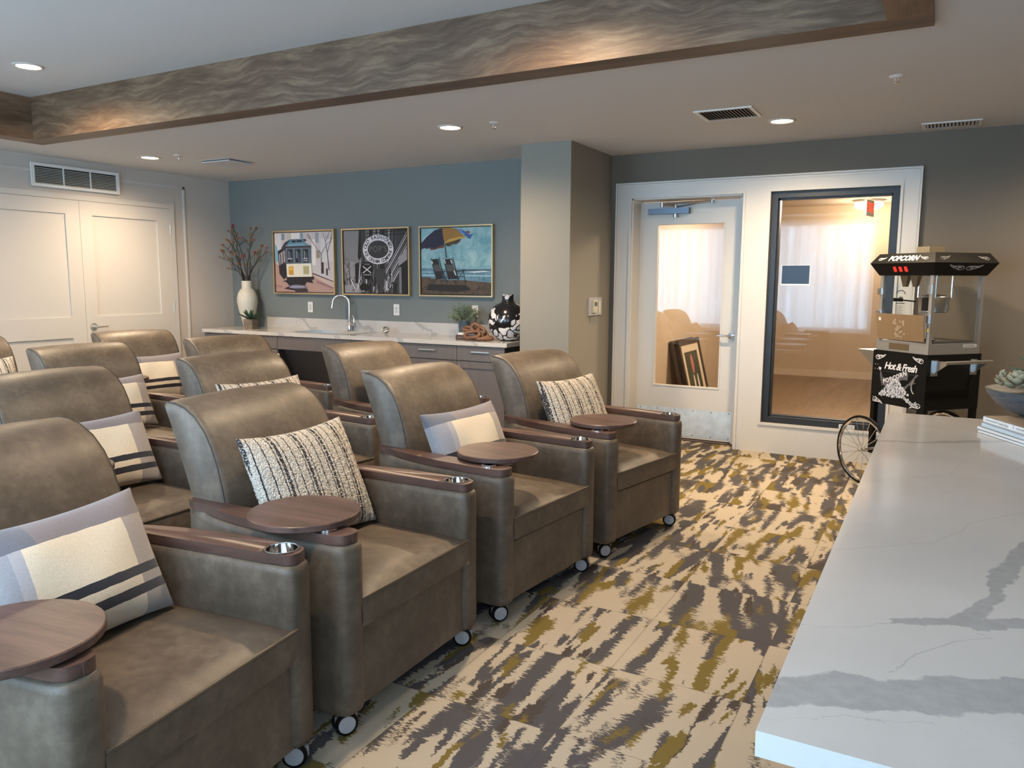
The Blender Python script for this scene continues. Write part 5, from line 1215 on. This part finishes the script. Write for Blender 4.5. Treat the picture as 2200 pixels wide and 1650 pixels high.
bk('stacked_book', 'pale blue spined book second from the top of the island stack', 0.160, 3.338, IZ+0.0215, 0.27, 0.21, 0.016, BCOV, -1.0)
bk('stacked_book', 'white spined book with small black lettering, top of the island stack', 0.164, 3.345, IZ+0.0380, 0.27, 0.21, 0.022, WCOV, 0.5,
   sp_text([('GATHER MAGAZINE CO.', 0.055, 0.011, ink, 0.0075, 0), ('Love, Dust', 0.125, 0.011, ink, 0.012, 0.3), ('1', 0.180, 0.012, ink, 0.018, 0), ('HOME JOURNAL', 0.225, 0.011, ink, 0.008, 0)]))
b = MB(); c_, s_ = math.cos(rzb+0.009), math.sin(rzb+0.009)
b.box((0.002, 0.002, 0), (0.268, 0.206, 0.0012), M=Matrix.Translation((0.164, 3.345, IZ+0.0603)) @ Matrix.Rotation(rzb+0.009, 4, 'Z')); o = b.build('tan_booklet', TAN, smooth=False); tag(o, 'thin tan booklet lying on the island book stack under the grey bowl', 'booklet', 'magazines and books stacked on the island')
BX, BY, BZ = 0.350, 3.42, IZ+0.0618
t = thing('succulent_bowl', 'slate grey bowl of pale succulents on the island book stack at the right edge', 'potted plant', (BX, BY, BZ))
b = MB(); b.lathe([(0.045,0.0),(0.075,0.003),(0.115,0.020),(0.15,0.045),(0.178,0.080),(0.186,0.098),(0.180,0.098),(0.165,0.082),(0.001,0.080)], seg=56, caps=False)
g = NG('slate_glaze'); x, y, z = g.sep(g.tc.outputs['Object']); n = g.noise(g.comb(x, y, g.math('MULTIPLY', z, 4.0)), 18, 6, 0.7)
g.base(g.ramp(n, [(0.35, (0.05,0.057,0.066)), (0.65, (0.12,0.13,0.14))])); g.rough(0.5); b.build('bowl', g.m, t, ang=50)
SUC = mat('pale_succulent', (0.36, 0.32, 0.21), 0.55, vary=0.25, vscale=25); SPK = mat('grey_green_spike_leaf', (0.13, 0.17, 0.11), 0.55, vary=0.2, vscale=25)
def rosette(nm, cx, cy, cz, R, n, label=None):
    e = bpy.data.objects.new(nm, None)
    b = MB()
    for k in range(n):
        a = k*2.39996; s = k/n; el = 0.15+1.25*(1-s); rr = R*(0.35+0.65*s); d = Vector((math.cos(a)*math.cos(el*0.9), math.sin(a)*math.cos(el*0.9), math.sin(el*0.9)))
        base = Vector((cx, cy, cz+0.02+0.05*(1-s)))+Vector((d.x, d.y, 0))*rr*0.35; side = d.cross(Vector((0,0,1))).normalized(); up = side.cross(d); w_ = R*0.27; th = R*0.12; L_ = rr*0.75; rings = []
        for q, ww, tt in ((0, 0.45, 0.6), (0.35, 0.9, 1.0), (0.65, 1.0, 0.95), (0.85, 0.65, 0.6), (0.95, 0.28, 0.3), (1.04, 0.02, 0.03)):
            p = base+d*L_*q+Vector((0,0,1))*L_*0.25*q*q
            rings.append([p+side*w_*ww*math.cos(h)*0.5*2+up*th*tt*math.sin(h) for h in [2*PI*i/8 for i in range(8)]])
        b.loft(rings)
    return b.build('succulent', SUC, t, ang=60)
bpy.data.objects
rosette('r', -0.085, -0.03, 0.085, 0.062, 22); rosette('r', -0.005, -0.075, 0.088, 0.070, 24); rosette('r', 0.06, 0.02, 0.088, 0.075, 24); rosette('r', -0.03, 0.06, 0.086, 0.06, 20); rosette('r', -0.13, 0.02, 0.086, 0.036, 16)
for k in range(22):
    a = k*2.39996; el = 0.12+0.05*k; b = MB(); leafmesh(b, (0.045+0.01*math.cos(a), -0.005+0.01*math.sin(a), 0.14), (math.cos(a)*math.cos(el), math.sin(a)*math.cos(el), math.sin(el)), 0.17, 0.010, None, 0.15, fold=0.5); b.build('spiky_leaf', SPK, t)

# ================================================================ POPCORN CART
ang = math.radians(-43.0)
PC = thing('popcorn_machine', 'black and glass popcorn machine on a wheeled cart beside the interior window', 'popcorn machine', (-0.059, 5.98, 0), ang)
# local frame: x from far left corner (-0.49) to near corner (0); y backwards 0..0.48
CW, CD = 0.49, 0.48; Z0, Z1, Z2, Z3, Z4 = 0.590, 0.975, 1.515, 1.600, 1.668
b = MB(); b.box((-CW, 0, Z0), (0, CD, Z1), bev=0.003, seg=1); cab = b.build('cabinet_body', BLACK, PC)
for (lx, ly) in ((-CW+0.02, 0.02), (-0.02, 0.02), (-CW+0.02, CD-0.02), (-0.02, CD-0.02)):
    b = MB(); b.box((lx-0.018, ly-0.018, 0.0005 if lx > -0.3 else 0.20), (lx+0.018, ly+0.018, Z0), bev=0.002, seg=1); b.build('leg', BLACK, PC)
b = MB(); b.box((-CW+0.01, 0.01, 0.235), (-CW+0.04, CD-0.01, 0.265)); b.box((-0.035, 0.01, 0.18), (-0.005, CD-0.01, 0.21)); b.box((-CW+0.03, 0.01, 0.29), (-0.02, 0.03, 0.31)); b.box((-CW+0.02, 0.0, 0.20), (-CW+0.10, 0.03, 0.30)); b.build('lower_rail', BLACK, PC)
# graphics on the front (y=0, facing -y) and the right side (x=0, facing +x)
FRONT = lambda u, z, d=0.0: (-CW+u*CW, -0.0008-d, z)
INKW = mat('white_print', (0.72, 0.72, 0.74), 0.5); INKG = mat('grey_print', (0.10, 0.10, 0.115), 0.5); INKP = mat('popcorn_print', (0.50, 0.52, 0.58), 0.5)
def swirl(b, o, ux, uy, s, fx=1, fy=1, m=None):
    """acanthus-like scroll ornament"""
    M = frameM(o, ux, uy)
    def rib(pts, w0):
        out = []
        n = len(pts)
        L_, R_ = [], []
        for i, p in enumerate(pts):
            a = pts[max(i-1, 0)]; c = pts[min(i+1, n-1)]; dx, dy = c[0]-a[0], c[1]-a[1]; l = math.hypot(dx, dy) or 1; w_ = w0*(0.25+0.75*math.sin(PI*(i+0.5)/n))
            L_.append((p[0]-dy/l*w_, p[1]+dx/l*w_)); R_.append((p[0]+dy/l*w_, p[1]-dx/l*w_))
        for i in range(n-1): b.poly([(fx*s*q[0], fy*s*q[1], 0) for q in (L_[i], L_[i+1], R_[i+1], R_[i])], m, M)
    rib([(0.30-0.32*(1-k/16*0.85)*math.cos(k*0.42), 0.02-0.30*(1-k/16*0.85)*math.sin(k*0.42)) for k in range(17)], 0.055)
    rib([(-0.02, 0.0), (0.02, 0.20), (0.20, 0.36), (0.55, 0.36), (0.95, 0.34), (1.35, 0.56)], 0.06)
    rib([(0.50, -0.18), (0.72, 0.0), (0.92, 0.12), (1.12, 0.26), (1.35, 0.54)], 0.05)
    rib([(0.66, 0.12), (0.74, 0.24), (0.88, 0.28), (1.0, 0.24)], 0.045); rib([(0.28, 0.10), (0.36, 0.22), (0.52, 0.24), (0.56, 0.10)], 0.04)
b = MB()
X_, Z_ = (1,0,0), (0,0,1)
for (u, z, fx, fy) in ((0.06, 0.920, 1, 1), (0.93, 0.925, -1, 1), (0.05, 0.615, 1, -1), (0.93, 0.620, -1, -1)): swirl(b, FRONT(u, z), X_, Z_, 0.068, fx, fy*0.75, INKW)
text_mesh(b, 'Hot & Fresh', frameM(FRONT(0.53, 0.867, 0.0), (1, 0, 0.0), Z_), 0.070, INKW, shear=0.30, bold=0.0018, spacing=0.84)
b.box((-CW+0.22*CW, -0.0012, 0.826), (-CW+0.84*CW, -0.0008, 0.8275), INKG)
# ribbon with POPCORN
rb = [(0.20, 0.755), (0.30, 0.752), (0.40, 0.768), (0.50, 0.797), (0.60, 0.815), (0.68, 0.815)]
for (a, c) in zip(rb[:-1], rb[1:]): b.poly([FRONT(a[0], a[1]-0.032), FRONT(c[0], c[1]-0.032), FRONT(c[0], c[1]+0.026), FRONT(a[0], a[1]+0.026)], INKG)
b.poly([FRONT(0.20, 0.72), FRONT(0.235, 0.735), FRONT(0.205, 0.79), FRONT(0.165, 0.835), FRONT(0.155, 0.80), FRONT(0.175, 0.76)], INKG)
b.poly([FRONT(0.62, 0.73), FRONT(0.72, 0.77), FRONT(0.83, 0.835), FRONT(0.87, 0.83), FRONT(0.77, 0.785), FRONT(0.83, 0.77), FRONT(0.70, 0.745), FRONT(0.65, 0.715)], INKG)
for i, ch in enumerate('POPCORN'):
    u = 0.245+i*0.063; z = 0.750+0.075*(i/6.0)**1.1; r_ = math.radians(8+16*math.sin(i/6*PI))
    text_mesh(b, ch, frameM(FRONT(u, z+0.002, 0.0006), (math.cos(r_), 0, math.sin(r_)), (-math.sin(r_), 0, math.cos(r_))), 0.044, INKW, bold=0.0012)
rnd = random.Random(12)
def kern(u, z, r, d):
    p = [FRONT(u+r/CW*(1+0.25*math.sin(3*a+u*40))*math.cos(a), z+r*(1+0.25*math.cos(4*a+z*50))*math.sin(a), d) for a in [2*PI*i/9 for i in range(9)]]; b.poly(p, INKP)
    b.poly([FRONT(u+(0.45*r*math.cos(a)+0.3*r)/CW, z+0.4*r*math.sin(a), d+0.0002) for a in [2*PI*i/6 for i in range(6)]], INKG if rnd.random() < 0.45 else INKW)
k = 0
for row in range(9):
    z = 0.655+row*0.0145; n_ = 13-int(row*1.35)
    for i in range(n_):
        u = 0.46+(i-(n_-1)/2)*0.0475+rnd.uniform(-0.008, 0.008); k += 1; kern(u, z+rnd.uniform(-0.004, 0.004)-0.02*(u > 0.66)*(row < 2), 0.0105, 0.0002+0.0004*((row+i) % 3))
for (u, z) in ((0.155, 0.842), (0.80, 0.618), (0.85, 0.630), (0.76, 0.625), (0.72, 0.638)): kern(u, z, 0.013, 0.002)
for z in (0.90, 0.66):
    for (du, dz) in ((0, 0), (0.05, 0), (0, -0.033), (0.05, -0.033)): b.poly([FRONT(0.055+du+0.006*math.cos(a), z+dz-0.03+0.003*math.sin(a), 0.001) for a in [2*PI*i/8 for i in range(8)]], INKW)
b.build('cabinet_graphics', None, cab, smooth=False, norm=False)
b = MB(); b.tube([(-CW*0.15+0.0+0.02*math.cos(a)*0-0.035*math.cos(a), -0.012, 0.745+0.05*math.sin(a)) for a in [(-1.25+2.5*i/12) for i in range(13)]], 0.004); b.build('door_pull', NICKEL, cab)
# push handle on the right side, folding shelf on the left
b = MB()
for yy in (0.06, CD-0.07):
    b.box((0.0005, yy-0.03, 0.83), (0.006, yy+0.03, 0.94)); 
    b._add([(0.006, yy-0.004, 0.935), (0.006, yy-0.004, 0.845), (0.12, yy-0.004, 0.925), (0.12, yy-0.004, 0.94), (0.006, yy+0.004, 0.935), (0.006, yy+0.004, 0.845), (0.12, yy+0.004, 0.925), (0.12, yy+0.004, 0.94)], [(0,1,2,3), (7,6,5,4), (0,4,5,1), (1,5,6,2), (2,6,7,3), (3,7,4,0)])
b.cyl((0.118, 0.03, 0.932), (0.118, CD-0.04, 0.932), 0.012, seg=14); b.build('push_handle', STEEL, PC)
b = MB(); b.box((-CW-0.20, 0.04, 0.948), (-CW-0.001, CD-0.04, 0.962)); 
for yy in (0.05, CD-0.06): b._add([(-CW-0.001, yy, 0.948), (-CW-0.19, yy, 0.948), (-CW-0.001, yy, 0.80), (-CW-0.001, yy+0.004, 0.948), (-CW-0.19, yy+0.004, 0.948), (-CW-0.001, yy+0.004, 0.80)], [(0,1,2), (5,4,3), (0,3,4,1), (1,4,5,2), (2,5,3,0)])
b.build('side_shelf', STEEL, PC, smooth=False)
# wheels
for k_, wy in enumerate((-0.15, CD+0.15)):
    wx, R = -0.385, 0.243; C_ = (wx, wy, 0.2525)
    b = MB(); b.torus(C_, R, 0.0085, axis='y', seg=72, k=10); tire = b.build('wheel', BLACK, PC)
    b = MB(); b.torus(C_, R-0.017, 0.010, axis='y', seg=72, k=8); b.build('wheel_rim', CHROME, tire)
    b = MB()
    for i in range(20):
        a = 2*PI*i/20; s = (1 if i % 2 else -1); a2 = a+s*0.25
        b.tube([(C_[0]+0.016*math.cos(a2), wy+s*0.016, C_[2]+0.016*math.sin(a2)), (C_[0]+(R-0.02)*math.cos(a), wy, C_[2]+(R-0.02)*math.sin(a))], 0.0016, seg=5)
    b.build('spokes', CHROME, tire)
    b = MB(); s = -1 if wy < 0 else 1
    b.cyl((wx, wy+0.03*s, C_[2]), (wx, wy-0.03*s, C_[2]), 0.009, seg=12); b.cyl((wx, wy+0.022*s, C_[2]), (wx, wy+0.012*s, C_[2]), 0.019, seg=18); b.cyl((wx, wy-0.012*s, C_[2]), (wx, wy-0.022*s, C_[2]), 0.019, seg=18); b.cyl((wx, wy-0.02*s, C_[2]), (wx, 0.02 if s < 0 else CD-0.02, C_[2]), 0.008, seg=12); b.build('hub', NICKEL, tire)
# case
ALU = mat('satin_aluminium', (0.60, 0.62, 0.64), 0.35, 0.9)
i0 = 0.012; cx0, cx1, cy0, cy1 = -CW+i0, -i0, i0, CD-i0; ps = 0.026
b = MB(); b.box((cx0, cy0, Z1+0.0005), (cx1, cy1, Z1+0.075), bev=0.002, seg=1); base = b.build('case_base', ALU, PC)
b = MB(); b.box((cx0+0.12, cy0-0.002, Z1+0.015), (cx0+0.30, cy0-0.0003, Z1+0.06)); b.build('drawer_plate', mat('bronze_plate', (0.20,0.15,0.09), 0.4, 0.6), base, smooth=False)
b = MB(); b.box((cx1+0.0003, cy1-0.15, Z1+0.045), (cx1+0.0015, cy1-0.03, Z1+0.066)); b.build('maker_plate', mat('grey_label', (0.45,0.47,0.48), 0.4), base, smooth=False)
b = MB()
for k in range(9): b.box((cx1+0.0016, cy1-0.14+k*0.011, Z1+0.051), (cx1+0.0022, cy1-0.133+k*0.011, Z1+0.060))
b.build('maker_plate_print', flat((0.15,0.16,0.17)), base, smooth=False)
for (px, py) in ((cx0, cy0), (cx1-ps, cy0), (cx0, cy1-ps), (cx1-ps, cy1-ps)):
    b = MB(); b.box((px, py, Z1+0.076), (px+ps, py+ps, Z2-0.0005), bev=0.002, seg=1); b.build('corner_post', ALU, PC)
b = MB(); b.box((cx1-0.004, cy0+ps, Z1+0.076), (cx1-0.001, cy1-ps, Z2)); b.build('side_pane', GLASS, PC, smooth=False)
b = MB(); b.box((cx0+0.001, cy0+ps, Z1+0.076), (cx0+0.004, cy1-ps, Z2)); b.build('side_pane', GLASS, PC, smooth=False)
b = MB(); b.box((cx0+ps, cy0+0.002, Z1+0.27), (cx1-ps, cy0+0.005, Z2)); b.build('front_pane', GLASS, PC, smooth=False)
b = MB()
b.box((cx0+ps, cy1-0.005, Z1+0.076), (cx1-ps, cy1-0.002, Z2)); b.build('back_pane', GLASS, PC, smooth=False)
b = MB(); M = Matrix.Translation((0, cy0-0.004, Z1+0.085)) @ Matrix.Rotation(math.radians(7), 4, 'X'); b.box((cx0+0.012, -0.006, 0), (cx1-0.03, 0.0, 0.185), M=M, bev=0.002, seg=1); flap = b.build('serving_flap', mat('bronze_acrylic_flap', (0.24,0.155,0.085), 0.25, coat=0.5), PC)
b = MB(); b.box((cx0+0.035, -0.0072, 0.135), (cx0+0.055, -0.0062, 0.158), M=M); b.build('flap_sticker', PLASTIC_W, flap, smooth=False)
rnd = random.Random(4); b = MB(); PGH = mat('faded_popcorn_print', (0.36,0.27,0.18), 0.4)
for k in range(34):
    zz = rnd.uniform(0.02, 0.145); hw = 0.062*(1-zz/0.20) if zz < 0.1 else 0.055; xx = (cx0+cx1)/2-0.01+rnd.uniform(-hw, hw)
    b.poly([M @ Vector((xx+0.010*math.cos(a), -0.0068-0.00004*k, zz+0.009*math.sin(a))) for a in [2*PI*i/7 for i in range(7)]], PGH)
b.build('flap_print', None, flap, smooth=False, norm=False)
for zz in (1.40, 1.24):
    b = MB(); b.box((cx0-0.016, cy0-0.010, zz-0.022), (cx0+0.018, cy0+0.006, zz+0.022), bev=0.003, seg=1); b.build('pane_hinge', STEEL, PC)
for zz in (1.42, 1.22):
    b = MB(); b.box((cx1-0.028, cy0-0.008, zz-0.03), (cx1-0.008, cy0-0.0005, zz+0.03), bev=0.002, seg=1); b.build('pane_hinge', STEEL, PC)
for px in (cx0+0.006, cx1-0.02):
    b = MB(); b.box((px, cy0-0.003, Z1+0.155), (px+0.014, cy0-0.0003, Z1+0.18)); b.build('warning_sticker', flat((0.75,0.52,0.06)), PC, smooth=False)
# hood
def rect(e, z): return [(-CW-e+0.004, -e+0.004, z), (e-0.004, -e+0.004, z), (e-0.004, CD+e-0.004, z), (-CW-e+0.004, CD+e-0.004, z)]
E_ = 0.047
b = MB(); b.loft([rect(0.0, Z2), rect(E_, Z3), rect(0.004, Z4)]); hood = b.build('hood', BLACK, PC, smooth=False)
# slanted faces of the hood
def hoodM(side, lower, u, v):
    """point on hood face: u along the face 0..1, v up 0..1; returns origin, ux, uy"""
    zA, zB = (Z2, Z3) if lower else (Z3, Z4); eA, eB = (0.0, E_) if lower else (E_, 0.004)
    e = eA+(eB-eA)*v-0.004; z = zA+(zB-zA)*v
    if side == 'f': o = Vector((-CW+u*CW, -e, z)); ux = Vector((1,0,0)); uy = Vector((0, -(eB-eA), zB-zA)).normalized()
    else: o = Vector((e, u*CD, z)); ux = Vector((0,1,0)); uy = Vector((eB-eA, 0, zB-zA)).normalized()
    return o+ux.cross(uy)*0.0009, ux, uy
b = MB()
o, ux, uy = hoodM('f', False, 0.50, 0.46); text_mesh(b, 'POPCORN', frameM(o, ux, uy), 0.055, INKW, shear=0.22, bold=0.0026, spacing=1.0)
o, ux, uy = hoodM('f', False, 0.045, 0.40); swirl(b, o, ux, uy, 0.050, 1, 0.65, INKW)
o, ux, uy = hoodM('f', False, 0.93, 0.40); swirl(b, o, ux, uy, 0.050, -1, 0.65, INKW)
INKS = mat('dim_silver_print', (0.30,0.31,0.33), 0.5)
o, ux, uy = hoodM('r', False, 0.05, 0.40); swirl(b, o, ux, uy, 0.065, 1, 0.6, INKS)
o, ux, uy = hoodM('r', False, 0.93, 0.40); swirl(b, o, ux, uy, 0.065, -1, 0.6, INKS)
o, ux, uy = hoodM('r', True, 0.48, 0.55); swirl(b, o, ux, uy, 0.10, -1, 0.5, INKS)
o, ux, uy = hoodM('r', True, 0.53, 0.55); swirl(b, o, ux, uy, 0.10, 1, 0.5, INKS)
b.build('hood_graphics', None, hood, smooth=False, norm=False)
for k in range(3):
    o, ux, uy = hoodM('f', True, 0.36+k*0.10, 0.52); b = MB(); b.box((-0.011, -0.018, 0), (0.011, 0.018, 0.007), M=frameM(o, ux, uy), bev=0.002, seg=1); b.build('rocker_switch', mat('red_rocker_switch', (0.55,0.02,0.02), 0.3, emit=(1.0,0.06,0.04), estr=0.35), hood)
b = MB(); b.box((-0.19, 0.03, Z4+0.0005), (-0.08, 0.16, Z4+0.042), bev=0.002, seg=1); b.build('top_vent_box', mat('brass_vent_box', (0.40,0.33,0.22), 0.4, 0.5), hood)
# kettle and rods
b = MB(); kx_, ky_ = -0.22, 0.25
b.lathe([(0.085, 1.255), (0.095, 1.26), (0.098, 1.36), (0.102, 1.365), (0.10, 1.37), (0.03, 1.385), (0.001, 1.386)], c=(kx_, ky_, 0), seg=32); kt = b.build('kettle', STEEL, PC)
b = MB()
for (dx, dy) in ((-0.075, -0.07), (0.075, -0.07), (0.075, 0.075), (-0.075, 0.075)): b.cyl((kx_+dx, ky_+dy, 1.36), (kx_+dx, ky_+dy, Z2-0.001), 0.008, seg=10)
b.build('hanging_rods', CHROME, kt)
b = MB(); b.box((kx_+0.02, ky_-0.13, 1.27), (kx_+0.07, ky_-0.095, 1.36), bev=0.004); b.cyl((kx_-0.10, ky_-0.06, 1.33), (kx_-0.17, ky_-0.13, 1.34), 0.005); b.cyl((kx_-0.16, ky_-0.12, 1.34), (kx_-0.20, ky_-0.17, 1.342), 0.013, seg=14); b.build('kettle_handle', BLACK, kt)
b = MB()
for dx in (0.0, 0.09): b._add([(-CW+0.12+dx, 0.08, Z2-0.0008), (-CW+0.19+dx, 0.08, Z2-0.0008), (-CW+0.17+dx, 0.09, Z2-0.08), (-CW+0.14+dx, 0.09, Z2-0.08), (-CW+0.12+dx, 0.12, Z2-0.0008), (-CW+0.19+dx, 0.12, Z2-0.0008), (-CW+0.17+dx, 0.11, Z2-0.08), (-CW+0.14+dx, 0.11, Z2-0.08)], [(0,1,2,3), (7,6,5,4), (0,4,5,1), (1,5,6,2), (2,6,7,3), (3,7,4,0)])
b.build('lamp_shield', mat('bronze_metal', (0.30,0.21,0.13), 0.4, 0.7), PC, smooth=False)
b = MB(); b.box((cx0+0.03, cy0+0.05, Z1+0.078), (cx1-0.03, cy1-0.03, Z1+0.088)); b.ball((-0.10, 0.10, Z1+0.10), 0.03, seg=10, sc=(1.6, 1.1, 0.5)); b.build('serving_tray', mat('dark_tray', (0.06,0.06,0.06), 0.4), PC)
